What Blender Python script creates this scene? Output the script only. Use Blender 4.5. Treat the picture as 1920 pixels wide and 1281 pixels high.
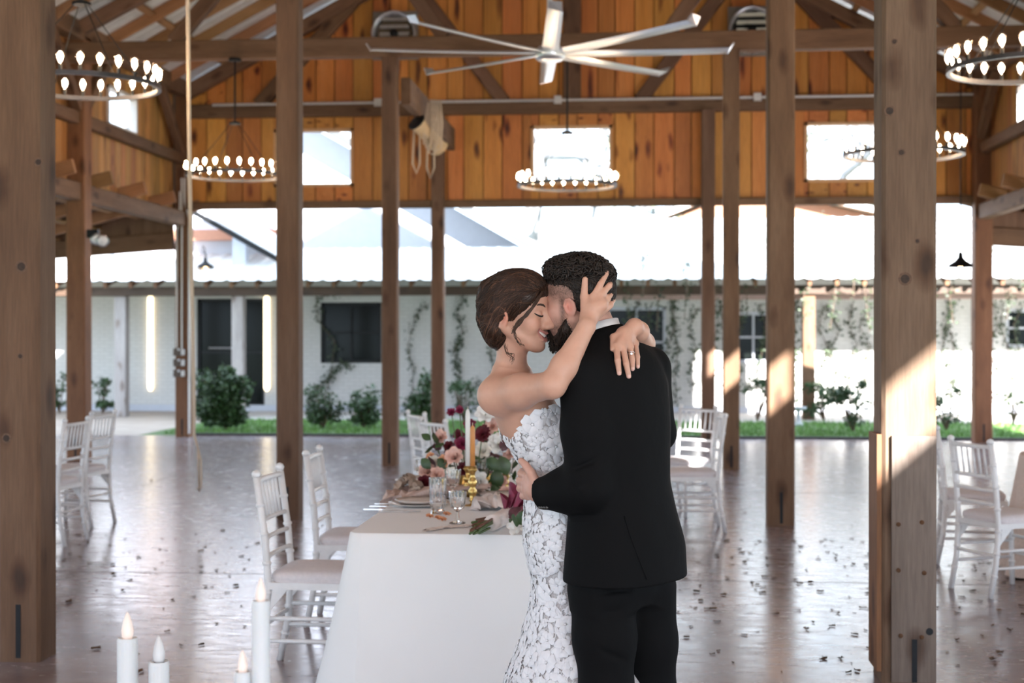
import bpy, math, random
import numpy as np
from mathutils import Vector, Matrix, Euler

for o in list(bpy.data.objects): bpy.data.objects.remove(o)
SC = bpy.context.scene
COL = SC.collection
random.seed(7); np.random.seed(7)
RND = random.Random(11)

# ------------------------------------------------------------------ camera
FPX = 1920 * 50 / 36.0
CAMH = 1.52
YAW, PITCH, ROLL = 0.086, 10 / FPX, 0.0
cam_d = bpy.data.cameras.new('camera'); cam = bpy.data.objects.new('camera', cam_d); COL.objects.link(cam)
cam_d.lens = 50; cam_d.sensor_width = 36; cam_d.clip_end = 400
cam.location = (0, 0, CAMH)
cam.rotation_euler = (math.pi / 2 - PITCH, ROLL, YAW)
cam_d.dof.use_dof = True; cam_d.dof.focus_distance = 4.15; cam_d.dof.aperture_fstop = 4.0
SC.camera = cam
CM = cam.rotation_euler.to_matrix()
CO = Vector((0, 0, CAMH))
def ray(px, py): return CM @ Vector(((px - 960) / FPX, -(py - 640.5) / FPX, -1))
def onZ(px, py, Z=0.0): r = ray(px, py); return CO + r * ((Z - CAMH) / r.z)
def onY(px, py, Y): r = ray(px, py); return CO + r * (Y / r.y)
def onX(px, py, X): r = ray(px, py); return CO + r * (X / r.x)
def atD(px, py, d): return CO + ray(px, py) * d

# ------------------------------------------------------------------ light
SKY = 3.4
w = bpy.data.worlds.new('sky'); SC.world = w; w.use_nodes = True
bg = w.node_tree.nodes['Background']
bg.inputs[0].default_value = (0.68, 0.83, 1.0, 1); bg.inputs[1].default_value = SKY
SUN = Vector((-0.557, 1.0, -0.485)).normalized()
sd = bpy.data.lights.new('sun', 'SUN'); so = bpy.data.objects.new('sun', sd); COL.objects.link(so)
sd.energy = 30.0; sd.angle = math.radians(0.6); sd.color = (1.0, 0.97, 0.94)
so.rotation_euler = SUN.to_track_quat('-Z', 'Y').to_euler(); so.location = (10, -20, 20)
SC.view_settings.view_transform = 'Standard'; SC.view_settings.look = 'None'
SC.view_settings.exposure = 0.5; SC.view_settings.gamma = 1.0; SC.view_settings.use_curve_mapping = False

# ------------------------------------------------------------------ materials
def srgb(r, g, b):
    f = lambda c: (c / 255) / 12.92 if c / 255 <= 0.04045 else ((c / 255 + 0.055) / 1.055) ** 2.4
    return (f(r), f(g), f(b), 1)
class NT:
    def __init__(s, name):
        s.m = bpy.data.materials.new(name); s.m.use_nodes = True; s.t = s.m.node_tree
        s.b = s.t.nodes['Principled BSDF']
    def n(s, typ, **kw):
        nd = s.t.nodes.new(typ)
        for k, v in kw.items():
            if k.startswith('i_'):
                key = k[2:]; key = int(key) if key.isdigit() else key.replace('_', ' ')
                nd.inputs[key].default_value = v
            else: setattr(nd, k, v)
        return nd
    def l(s, a, b): s.t.links.new(a, b)
    def ramp(s, fac, stops):
        r = s.n('ShaderNodeValToRGB'); e = r.color_ramp.elements
        while len(e) < len(stops): e.new(0.5)
        for el, (p, c) in zip(e, stops): el.position = p; el.color = c if len(c) == 4 else (*c, 1)
        s.l(fac, r.inputs[0]); return r.outputs[0]
    def mix(s, a, b, fac, mode='MIX'):
        m = s.n('ShaderNodeMix', data_type='RGBA', blend_type=mode)
        for v, i in ((fac, 0), (a, 6), (b, 7)):
            if hasattr(v, 'links'): s.l(v, m.inputs[i])
            else: m.inputs[i].default_value = v if i == 0 or len(v) == 4 else (*v, 1)
        return m.outputs[2]
    def math(s, op, a, b=0.0):
        m = s.n('ShaderNodeMath', operation=op)
        for v, i in ((a, 0), (b, 1)):
            if hasattr(v, 'links'): s.l(v, m.inputs[i])
            else: m.inputs[i].default_value = v
        return m.outputs[0]
    def coords(s, scale=(1, 1, 1), rnd=True, kind='Object'):
        tc = s.n('ShaderNodeTexCoord'); mp = s.n('ShaderNodeMapping'); mp.inputs['Scale'].default_value = scale
        src = tc.outputs[kind]
        if rnd:
            oi = s.n('ShaderNodeObjectInfo'); va = s.n('ShaderNodeVectorMath', operation='ADD')
            sc = s.n('ShaderNodeVectorMath', operation='SCALE'); cx = s.n('ShaderNodeCombineXYZ')
            for i, k in enumerate((17.0, 31.0, 53.0)): s.l(s.math('MULTIPLY', oi.outputs['Random'], k), cx.inputs[i])
            s.l(src, va.inputs[0]); s.l(cx.outputs[0], va.inputs[1]); src = va.outputs[0]
        s.l(src, mp.inputs[0]); return mp.outputs[0]
    def noise(s, vec, scale, detail=3, rough=.55, out=0):
        n = s.n('ShaderNodeTexNoise'); n.inputs['Scale'].default_value = scale; n.inputs['Detail'].default_value = detail
        n.inputs['Roughness'].default_value = rough; s.l(vec, n.inputs['Vector']); return n.outputs[out]
    def bump(s, h, strength=.3, dist=.01):
        b = s.n('ShaderNodeBump'); b.inputs['Strength'].default_value = strength; b.inputs['Distance'].default_value = dist
        s.l(h, b.inputs['Height']); s.l(b.outputs[0], s.b.inputs['Normal'])
    def col(s, c):
        if hasattr(c, 'links'): s.l(c, s.b.inputs['Base Color'])
        else: s.b.inputs['Base Color'].default_value = c if len(c) == 4 else (*c, 1)
    def set(s, **k):
        for a, v in k.items():
            i = s.b.inputs[a.replace('_', ' ')]
            if hasattr(v, 'links'): s.l(v, i)
            else: i.default_value = v
        return s
def plain(name, c, rough=.5, metal=0.0, var=.08, nscale=30, bump=0.0, **k):
    t = NT(name); co = t.coords(); nz = t.noise(co, nscale, 3)
    c = c if len(c) == 4 else (*c, 1)
    lo = tuple(max(0, x * (1 - var)) for x in c[:3]) + (1,); hi = tuple(min(1, x * (1 + var)) for x in c[:3]) + (1,)
    t.col(t.ramp(nz, [(.3, lo), (.7, hi)])); t.set(Roughness=rough, Metallic=metal)
    if bump: t.bump(nz, bump, .004)
    if k: t.set(**k)
    return t.m
def wood(name, c1, c2, c3, knots=.5, rough=.6, var=.35, grain=26.0, hue=.03, fine=.20):
    t = NT(name)
    co = t.coords((1, 1, .16)); co2 = t.coords((1, 1, 1))
    big = t.noise(co, 6.0, 4, .6); g = t.noise(t.coords((1, 1, .06)), grain * 4, 5, .65)
    base = t.ramp(big, [(.18, c1), (.5, c2), (.84, c3)])
    gr = t.ramp(g, [(.35, (1 - fine,) * 3), (.6, (1, 1, 1))])
    base = t.mix(base, gr, 1.0, 'MULTIPLY')
    vo = t.n('ShaderNodeTexVoronoi'); vo.inputs['Scale'].default_value = 1.0
    wv = t.n('ShaderNodeVectorMath', operation='ADD'); nv = t.n('ShaderNodeTexNoise'); nv.inputs['Scale'].default_value = 6.0
    t.l(co2, nv.inputs['Vector']); sv = t.n('ShaderNodeVectorMath', operation='SCALE'); sv.inputs['Scale'].default_value = .06
    t.l(nv.outputs[1], sv.inputs[0]); t.l(co2, wv.inputs[0]); t.l(sv.outputs[0], wv.inputs[1])
    mp = t.n('ShaderNodeMapping'); mp.inputs['Scale'].default_value = (4.6, 4.6, 2.0); t.l(wv.outputs[0], mp.inputs[0])
    t.l(mp.outputs[0], vo.inputs['Vector'])
    kn = t.ramp(vo.outputs['Distance'], [(.07, (.14, .08, .05)), (.15, (.45, .32, .24)), (.27, (1, 1, 1))])
    base = t.mix(base, kn, knots, 'MULTIPLY')
    oi = t.n('ShaderNodeObjectInfo'); hs = t.n('ShaderNodeHueSaturation')
    t.l(t.math('ADD', t.math('MULTIPLY', oi.outputs['Random'], var), 1 - var / 2), hs.inputs['Value'])
    rn = t.n('ShaderNodeTexWhiteNoise', noise_dimensions='1D'); t.l(oi.outputs['Random'], rn.inputs['W'])
    t.l(t.math('ADD', t.math('MULTIPLY', rn.outputs['Value'], hue), .5 - hue / 2), hs.inputs['Hue'])
    t.l(base, hs.inputs['Color']); t.col(hs.outputs[0])
    t.set(Roughness=rough); t.bump(g, .35, .004); return t.m
M = {}
M['post'] = wood('post_wood', (.085, .040, .020), (.155, .080, .042), (.225, .132, .08), knots=.75, rough=.75, var=.22, hue=.01)
M['post_warm'] = wood('post_wood_warm', (.12, .046, .018), (.20, .082, .034), (.28, .13, .06), knots=.7, rough=.7, var=.2, hue=.01)
M['beam'] = wood('beam_wood', (.095, .045, .022), (.17, .085, .044), (.24, .135, .08), knots=.7, rough=.75, var=.25, hue=.01)
M['plank'] = wood('plank_wood', (.46, .15, .028), (.62, .235, .045), (.72, .31, .08), knots=1.0, rough=.5, var=.42, hue=.025, fine=.25)
M['side_plank'] = wood('side_plank_wood', (.40, .16, .045), (.55, .25, .075), (.66, .34, .13), knots=.8, rough=.55, var=.5, hue=.025, fine=.3)
M['rafter'] = wood('rafter_wood', (.25, .115, .045), (.36, .18, .075), (.45, .24, .11), knots=.5, rough=.7, var=.35, hue=.02)
M['splice2'] = wood('splice_board_wood', (.12, .09, .07), (.20, .155, .125), (.28, .225, .19), knots=.8, rough=.8, var=.05, hue=.01)
M['splice'] = wood('weathered_post_wood', (.105, .06, .036), (.175, .108, .068), (.25, .165, .112), knots=.8, rough=.8, var=.1, hue=.01)
M['grey_wood'] = wood('grey_wood', (.28, .25, .24), (.40, .36, .35), (.50, .46, .45), knots=.6, rough=.8, var=.2, hue=.01)
M['dark_gap'] = plain('gap_wood', (.10, .045, .018), .9)
M['black'] = plain('black_iron', (.012, .012, .013), .45, .6)
M['steel'] = plain('galvanised_steel', (.55, .56, .58), .35, .9, var=.15)
M['conduit'] = plain('conduit_metal', (.62, .60, .58), .45, .35)
M['white_paint'] = plain('white_paint', (.80, .80, .82), .5)
M['rope'] = plain('rope_fibre', (.62, .50, .38), .9, var=.2, nscale=200, bump=.5)

# ------------------------------------------------------------------ mesh helpers
class MB:
    def __init__(s): s.v = []; s.f = []
    def add(s, V, F):
        o = len(s.v); s.v += [tuple(p) for p in V]; s.f += [tuple(i + o for i in f) for f in F]; return s
    def box(s, lo, hi):
        (a, b, c), (d, e, f) = lo, hi
        return s.add([(a,b,c),(d,b,c),(d,e,c),(a,e,c),(a,b,f),(d,b,f),(d,e,f),(a,e,f)],
                     [(0,3,2,1),(4,5,6,7),(0,1,5,4),(1,2,6,5),(2,3,7,6),(3,0,4,7)])
    def cbox(s, c, d): return s.box([c[i] - d[i] / 2 for i in range(3)], [c[i] + d[i] / 2 for i in range(3)])
    def lathe(s, prof, n=16, axis=None, origin=(0, 0, 0), cap=True):
        V = []; F = []
        R = Vector((0, 0, 1)).rotation_difference(Vector(axis).normalized()).to_matrix() if axis is not None else Matrix.Identity(3)
        o = Vector(origin)
        for r, z in prof:
            for k in range(n):
                a = 2 * math.pi * k / n; V.append(o + R @ Vector((r * math.cos(a), r * math.sin(a), z)))
        for i in range(len(prof) - 1):
            for k in range(n):
                k2 = (k + 1) % n; F.append((i*n+k, i*n+k2, (i+1)*n+k2, (i+1)*n+k))
        if cap:
            F.append(tuple(range(n - 1, -1, -1))); F.append(tuple((len(prof) - 1) * n + k for k in range(n)))
        return s.add(V, F)
    def tube(s, pts, r, n=8, closed=False):
        pts = [Vector(p) for p in pts]; m = len(pts); V = []; F = []
        rr = r if isinstance(r, (list, tuple)) else [r] * m
        up = None
        for i, p in enumerate(pts):
            if closed: t = pts[(i + 1) % m] - pts[i - 1]
            else: t = pts[min(i + 1, m - 1)] - pts[max(i - 1, 0)]
            t = t.normalized() if t.length > 1e-9 else Vector((0, 0, 1))
            if up is None: up = Vector((0, 0, 1)) if abs(t.z) < .9 else Vector((1, 0, 0))
            x = up.cross(t).normalized() if up.cross(t).length > 1e-6 else t.orthogonal().normalized()
            y = t.cross(x); up = y
            for k in range(n):
                a = 2 * math.pi * k / n; V.append(p + (x * math.cos(a) + y * math.sin(a)) * rr[i])
        for i in range(m if closed else m - 1):
            j = (i + 1) % m
            for k in range(n):
                k2 = (k + 1) % n; F.append((i*n+k, i*n+k2, j*n+k2, j*n+k))
        if not closed: F.append(tuple(range(n - 1, -1, -1))); F.append(tuple((m - 1) * n + k for k in range(n)))
        return s.add(V, F)
    def grid(s, P, closed_u=False):
        nu = len(P); nv = len(P[0]); V = [p for row in P for p in row]; F = []
        for i in range(nu if closed_u else nu - 1):
            for j in range(nv - 1):
                i2 = (i + 1) % nu; F.append((i*nv+j, i2*nv+j, i2*nv+j+1, i*nv+j+1))
        return s.add(V, F)
    def ball(s, c, r, nu=10, nv=7):
        r = r if isinstance(r, (tuple, list)) else (r, r, r); c = Vector(c)
        V = [c + Vector((0, 0, -r[2]))]; F = []
        for j in range(1, nv):
            t = -math.pi / 2 + math.pi * j / nv
            for k in range(nu):
                a = 2 * math.pi * k / nu
                V.append(c + Vector((r[0]*math.cos(t)*math.cos(a), r[1]*math.cos(t)*math.sin(a), r[2]*math.sin(t))))
        V.append(c + Vector((0, 0, r[2]))); L = len(V) - 1
        for k in range(nu):
            k2 = (k + 1) % nu; F.append((0, 1 + k2, 1 + k)); F.append((L, L - nu + k, L - nu + k2))
            for j in range(nv - 2):
                a = 1 + j * nu; F.append((a + k, a + k2, a + nu + k2, a + nu + k))
        return s.add(V, F)
    def mesh(s, name, mat=None, smooth=False):
        me = bpy.data.meshes.new(name); me.from_pydata([tuple(p) for p in s.v], [], s.f); me.update()
        if mat: me.materials.append(mat)
        if smooth: me.polygons.foreach_set('use_smooth', [True] * len(me.polygons))
        return me
    def obj(s, name, mat, parent=None, loc=(0, 0, 0), rot=None, smooth=False, solid=0.0):
        o = link(name, s.mesh(name, mat, smooth), parent, loc, rot)
        if solid: md = o.modifiers.new('thickness', 'SOLIDIFY'); md.thickness = solid; md.offset = 0
        return o
def link(name, me, parent=None, loc=(0, 0, 0), rot=None, scale=None):
    o = bpy.data.objects.new(name, me); COL.objects.link(o); o.location = loc
    if rot is not None:
        o.rotation_euler = rot.to_euler() if hasattr(rot, 'to_euler') else rot
    if scale is not None: o.scale = scale
    if parent is not None: o.parent = parent
    return o
def tag(o, label=None, cat=None, group=None, kind=None):
    if label: o['label'] = label
    if cat: o['category'] = cat
    if group: o['group'] = group
    if kind: o['kind'] = kind
    return o
def thing(name, label, cat, loc=(0, 0, 0), rot=None, group=None):
    return tag(link(name, None, None, loc, rot), label, cat, group)
def struct(o): o['kind'] = 'structure'; return o
def sempty(name, loc=(0, 0, 0)): return struct(link(name, None, None, loc))
def copy_tree(o, parent=None):
    c = o.copy(); COL.objects.link(c); c.parent = parent
    for ch in list(o.children): copy_tree(ch, c)
    return c
_tm = {}
def timber_mesh(w, h, L, ch=.012, mat=None, name='timber'):
    key = (round(w, 4), round(h, 4), round(L, 3), ch, mat.name, name)
    if key in _tm: return _tm[key]
    a, b = w / 2, h / 2; c = min(ch, a * .4, b * .4)
    ring = [(a-c,-b),(a,-b+c),(a,b-c),(a-c,b),(-a+c,b),(-a,b-c),(-a,-b+c),(-a+c,-b)]
    V = [(x, y, z) for z in (0, L) for x, y in ring]
    F = [(k, (k+1) % 8, 8 + (k+1) % 8, 8 + k) for k in range(8)] + [tuple(range(7, -1, -1)), tuple(range(8, 16))]
    _tm[key] = MB().add(V, F).mesh(name, mat); return _tm[key]
def frame_rot(d, side):
    z = Vector(d).normalized(); x = Vector(side); x = (x - z * x.dot(z)).normalized(); y = z.cross(x)
    return Matrix((x, y, z)).transposed()
def timber(name, p0, p1, w, h, mat, parent=None, side=(1, 0, 0), ch=.012):
    p0 = Vector(p0); p1 = Vector(p1); d = p1 - p0
    return link(name, timber_mesh(w, h, d.length, ch, mat, name), parent, p0, frame_rot(d, side))
# ================================================================== barn structure
XC = -0.92; XL, XR = -6.82, 4.95; PXL, PXR = -2.87, 1.17
ROWS = [6.42, 11.6, 16.5, 20.9]; YE = 21.02; YB = -8.2
EAVE = 5.27; PITCHS = 0.54; HALF = XR - XC
def roofz(x): return EAVE + (HALF + .08 - abs(x - XC)) * PITCHS
# floor -------------------------------------------------------------
t = NT('polished_concrete'); co = t.coords(rnd=False)
n1 = t.noise(co, .55, 5, .6); n2 = t.noise(co, 3.5, 6, .65); n3 = t.noise(t.coords((1.2, 3.5, 1), rnd=False), 5, 5, .7)
c = t.ramp(n1, [(.32, (.20, .125, .10)), (.5, (.265, .205, .20)), (.68, (.32, .295, .335))])
c = t.mix(c, t.ramp(n2, [(.3, (.62, .55, .5)), (.6, (1.08, 1.05, 1.03))]), .75, 'MULTIPLY')
t.col(c); t.set(Roughness=t.ramp(n3, [(.3, (.15,) * 3), (.7, (.31,) * 3)]), Specular_IOR_Level=.9, IOR=1.7, Specular_Tint=(.74, .84, 1.0, 1))  # blue of sky reflections is put into the specular tint
t.bump(n3, .02, .01); M['floor'] = t.m
fl = struct(MB().box((-13.0, YB - 2, -.15), (11.0, 21.25, 0)).obj('floor', M['floor']))
tm = NT('walkway_concrete'); co = tm.coords(rnd=False)
tm.col(tm.ramp(tm.noise(co, 2, 5), [(.3, (.30, .24, .20)), (.7, (.38, .32, .28))])); tm.set(Roughness=.6); M['walk'] = tm.m
jm = plain('joint_dark', (.17, .13, .12), .6)
for y in (8.9, 14.0, 18.8): MB().box((-7.2, y, 0), (5.4, y + .006, .0012)).obj('control_joint', jm, fl)
for x in (-5.0, PXR + 2.2): MB().box((x, 3, 0), (x + .006, 21, .0012)).obj('control_joint', jm, fl)

# posts --------------------------------------------------------------
def post(x, y, w, top, label, mat='post', slot=True, d=None):
    p = timber('timber_post', (x, y, 0), (x, y, top), w, d or w, M[mat], None, ch=.016)
    tag(p, label, 'post', 'square timber posts of the barn')
    if slot:
        MB().box((-.012, -(d or w) / 2 - .002, .02), (.012, -(d or w) / 2 + .004, .27)).obj('plate_slot', M['black'], p)
    return p
TB = 4.80   # underside of the tie beams
post(-2.86, 6.50, .205, TB, 'thick weathered timber post at the left edge, nearest to the camera')
p1 = post(1.195, 6.45, .235, TB, 'thick weathered timber post right of the groom, with a spliced lower half', 'splice', slot=False)
post(-2.87, 11.68, .19, TB, 'brown timber post directly behind the two white chairs left of the head table')
post(1.17, 11.62, .215, TB, 'brown timber post standing alone in the right aisle with sun stripe, nearest behind spliced post')
post(-2.87, 16.6, .185, TB, 'slim timber post left of the bride under the wooden hoist beam')
post(1.10, 16.45, .185, TB, 'darker timber post right of the groom, directly behind the sunlit chair')
post(-2.90, 20.9, .19, 4.80, 'far dark timber post left of the bride against the plank end wall')
post(1.06, 20.8, .195, 4.80, 'far reddish timber post right of the groom against the plank end wall')
post(-6.82, 17.0, .24, 5.2, 'side timber post at left with a floodlight on it', 'post_warm')
post(-6.80, 21.05, .22, 5.2, 'far left corner timber post carrying grey electrical conduits', 'post_warm')
post(4.95, 20.85, .25, 5.2, 'far right corner timber post, orange brown', 'post_warm')
for x in (XL, XR):
    for y in (11.7, 6.5):
        post(x, y, .22, 5.2, 'side timber post outside the frame', 'post_warm', False)
# splice on the near right post
sx, sy = 1.195, 6.45
MB().box((-.078, -.1375, .012), (.112, -.1175, 1.085)).obj('splice_board', M['splice2'], p1)
MB().box((-.1375, -.11, .05), (-.1175, .11, 1.09)).obj('splice_board', M['post_warm'], p1)
MB().box((.008, -.1400, .012), (.03, -.1368, .20)).obj('plate_slot', M['black'], p1)
for bx, bz in ((-.05, .50), (.06, .49), (-.04, .215), (.05, .21), (-.05, .70), (.05, .71)):
    MB().lathe([(.010, 0), (.010, .004), (.004, .006)], 8, (0, -1, 0), (bx, -.1375, bz)).obj('bolt_plug', M['dark_gap'], p1)
MB().lathe([(.016, 0), (.016, .002)], 10, (0, -1, 0), (.083, -.1375, .235)).obj('bolt_hole', M['black'], p1)

kmat = plain('knot_wood', (.035, .018, .010), .7, var=.4, nscale=80); krim = plain('knot_rim_wood', (.12, .065, .038), .7, var=.3, nscale=80)
def knot(post_, px, py, r_, face):
    p = onY(px, py, face) - post_.location
    k_ = MB().lathe([(r_ * 1.5, -.001), (r_ * 1.45, .0006), (r_ * .9, .0009)], 16, (0, -1, 0), p).obj('knot', krim, post_)
    MB().lathe([(r_, 0), (r_ * .95, .0014), (r_ * .4, .0018)], 14, (0, -1, 0), p).obj('knot_core', kmat, k_)
p0 = [o for o in bpy.data.objects if o.name == 'timber_post'][0]
for px, py, r_ in ((1697, 523, .020), (1668, 208, .017), (1677, 78, .010), (1690, 286, .012), (1720, 452, .008)): knot(p1, px, py, r_, 6.45 - .1176)
for px, py, r_ in ((40, 500, .020), (72, 304, .014), (12, 822, .016), (38, 668, .010)): knot(p0, px, py, r_, 6.50 - .1026)
# end wall -----------------------------------------------------------
wall = sempty('wall_back', (0, YE, 0))
WIN = [(-5.40, -4.19), (-1.53, -.33), (2.46, 3.66)]; WZ0, WZ1 = 3.76, 4.63; WB = 3.52
def wall_rects(a0, a1, z0, z1, wins, wz0, wz1):
    out = []; x = a0
    for w0, w1 in wins:
        out += [(x, w0, z0, z1), (w0, w1, z0, wz0), (w0, w1, wz1, z1)]; x = w1
    return out + [(x, a1, z0, z1)]
mb = MB()
for a, b, c_, d in wall_rects(XL - .2, XR + .2, WB, EAVE, WIN, WZ0, WZ1): mb.box((a, .03, c_), (b, .055, d))
mb.add([(XL, .03, EAVE), (XR, .03, EAVE), (XC, .03, roofz(XC)), (XL, .055, EAVE), (XR, .055, EAVE), (XC, .055, roofz(XC))],
       [(0,1,2),(5,4,3),(0,3,4,1),(1,4,5,2),(2,5,3,0)])
mb.obj('wall_backing', M['dark_gap'], wall)  # thin dark sheet added behind the planks to block light through their gaps
def plank(parent, x0, x1, z0, z1, mat, y=0.0, th=.024, ax='x', nm='plank'):
    w_ = x1 - x0; me = timber_mesh(round(w_, 3), th, 1.0, .004, mat, nm)
    o = link(nm, me, parent, ((x0 + x1) / 2, y, z0) if ax == 'x' else (y, (x0 + x1) / 2, z0), (0, 0, 0) if ax == 'x' else (0, 0, math.pi / 2))
    o.scale = (1, 1, z1 - z0); return o
x = XL + .1; k = 0; wd = [.28, .30, .25, .29]
while x < XR - .12:
    w_ = min(wd[k % 4], XR - .1 - x); a, b = x + .006, x + w_ - .006; mid = (a + b) / 2
    y_ = .012 if k % 5 == 3 else 0.0
    segs = [(a, b, WB, 4.82)]
    for w0, w1 in WIN:
        if b > w0 and a < w1:
            segs = []
            if a < w0: segs.append((a, w0, WB, 4.82))
            if b > w1: segs.append((w1, b, WB, 4.82))
            segs += [(max(a, w0), min(b, w1), WB, WZ0), (max(a, w0), min(b, w1), WZ1, 4.82)]
    for s_ in segs:
        if s_[1] - s_[0] > .03: plank(wall, *s_, M['plank'], y_)
    zt = min(roofz(a), roofz(b)) - .12
    if zt > 4.99: plank(wall, a, b, 4.99, zt, M['plank'], y_)
    x += w_; k += 1
def tim(name, p0, p1, w_, h_, label, cat='beam', mat='beam', side=(1, 0, 0), group=None):
    return tag(timber(name, p0, p1, w_, h_, M[mat], None, side), label, cat, group)
wf = YE - .1
for z, h_, nm in ((WB - .04, .11, 'sill_beam'), (4.90, .20, 'girt_beam')):
    timber(nm, (XL + .1, -.075, z), (XR - .1, -.075, z), .14, h_, M['beam'], wall, side=(0, 1, 0))
# webs of the end truss
def web(x0, z0, x1, z1, y, parent, mat='beam', w_=.2, d=.13): return timber('truss_web', (x0, y, z0), (x1, y, z1), w_, d, M[mat], parent, side=(0, 0, 1) if abs(z1 - z0) < abs(x1 - x0) else (1, 0, 0))
web(XC, 4.99, XC, 8.2, -.07, wall, w_=.26)
for s_ in (-1, 1):
    web(XC + s_ * 1.0, 4.98, XC + s_ * 2.35, 6.75, -.07, wall)
    web(XC + s_ * 4.7, 4.98, XC + s_ * 2.9, 6.9, -.075, wall)
    timber('rafter', (XC + s_ * (HALF - .05), -.09, EAVE - .1), (XC, -.09, roofz(XC) - .22), .16, .2, M['beam'], wall, side=(0, 1, 0))

# windows ------------------------------------------------------------
gl = NT('window_glass'); gl.set(Transmission_Weight=1.0, Roughness=0.0, IOR=1.45); gl.col((1, 1, 1)); M['glass'] = gl.m
# thin pane: mostly transparent with a faint reflection
tt = gl.t; tr = tt.nodes.new('ShaderNodeBsdfTransparent'); gs = tt.nodes.new('ShaderNodeBsdfGlossy'); gs.inputs['Roughness'].default_value = .02
mx = tt.nodes.new('ShaderNodeMixShader'); fr = tt.nodes.new('ShaderNodeLayerWeight'); fc = gl.math('ADD', gl.math('MULTIPLY', gl.math('POWER', fr.outputs['Facing'], 4.0), .35), .03)
tt.links.new(fc, mx.inputs[0]); tt.links.new(tr.outputs[0], mx.inputs[1]); tt.links.new(gs.outputs[0], mx.inputs[2])
tt.links.new(mx.outputs[0], tt.nodes['Material Output'].inputs[0])
M['trim'] = plain('window_trim', (.62, .36, .18), .5)
M['trim_white'] = plain('window_trim_white', (.72, .68, .66), .5)
wn = 0
def window(parent_loc, a0, a1, z0, z1, ax, mat='trim'):
    global wn; wn += 1
    o = sempty('window_%d' % wn, parent_loc); fw, fd = .045, .11
    def bx(lo, hi):
        if ax == 'x': return MB().box((lo[0], -fd / 2, lo[1]), (hi[0], fd / 2, hi[1]))
        return MB().box((-fd / 2, lo[0], lo[1]), (fd / 2, hi[0], hi[1]))
    for lo, hi in (((a0, z0), (a1, z0 + fw)), ((a0, z1 - fw), (a1, z1)), ((a0, z0), (a0 + fw, z1)), ((a1 - fw, z0), (a1, z1))):
        bx(lo, hi).obj('window_frame', M[mat], o)
    g = MB()
    if ax == 'x': g.grid([[(a0, .015, z0), (a1, .015, z0)], [(a0, .015, z1), (a1, .015, z1)]])
    else: g.grid([[(0, a0, z0), (0, a1, z0)], [(0, a0, z1), (0, a1, z1)]])
    g.obj('pane', M['glass'], o)
    return o
for a, b in WIN: window((0, YE + .02, 0), a, b, WZ0, WZ1, 'x')

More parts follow.
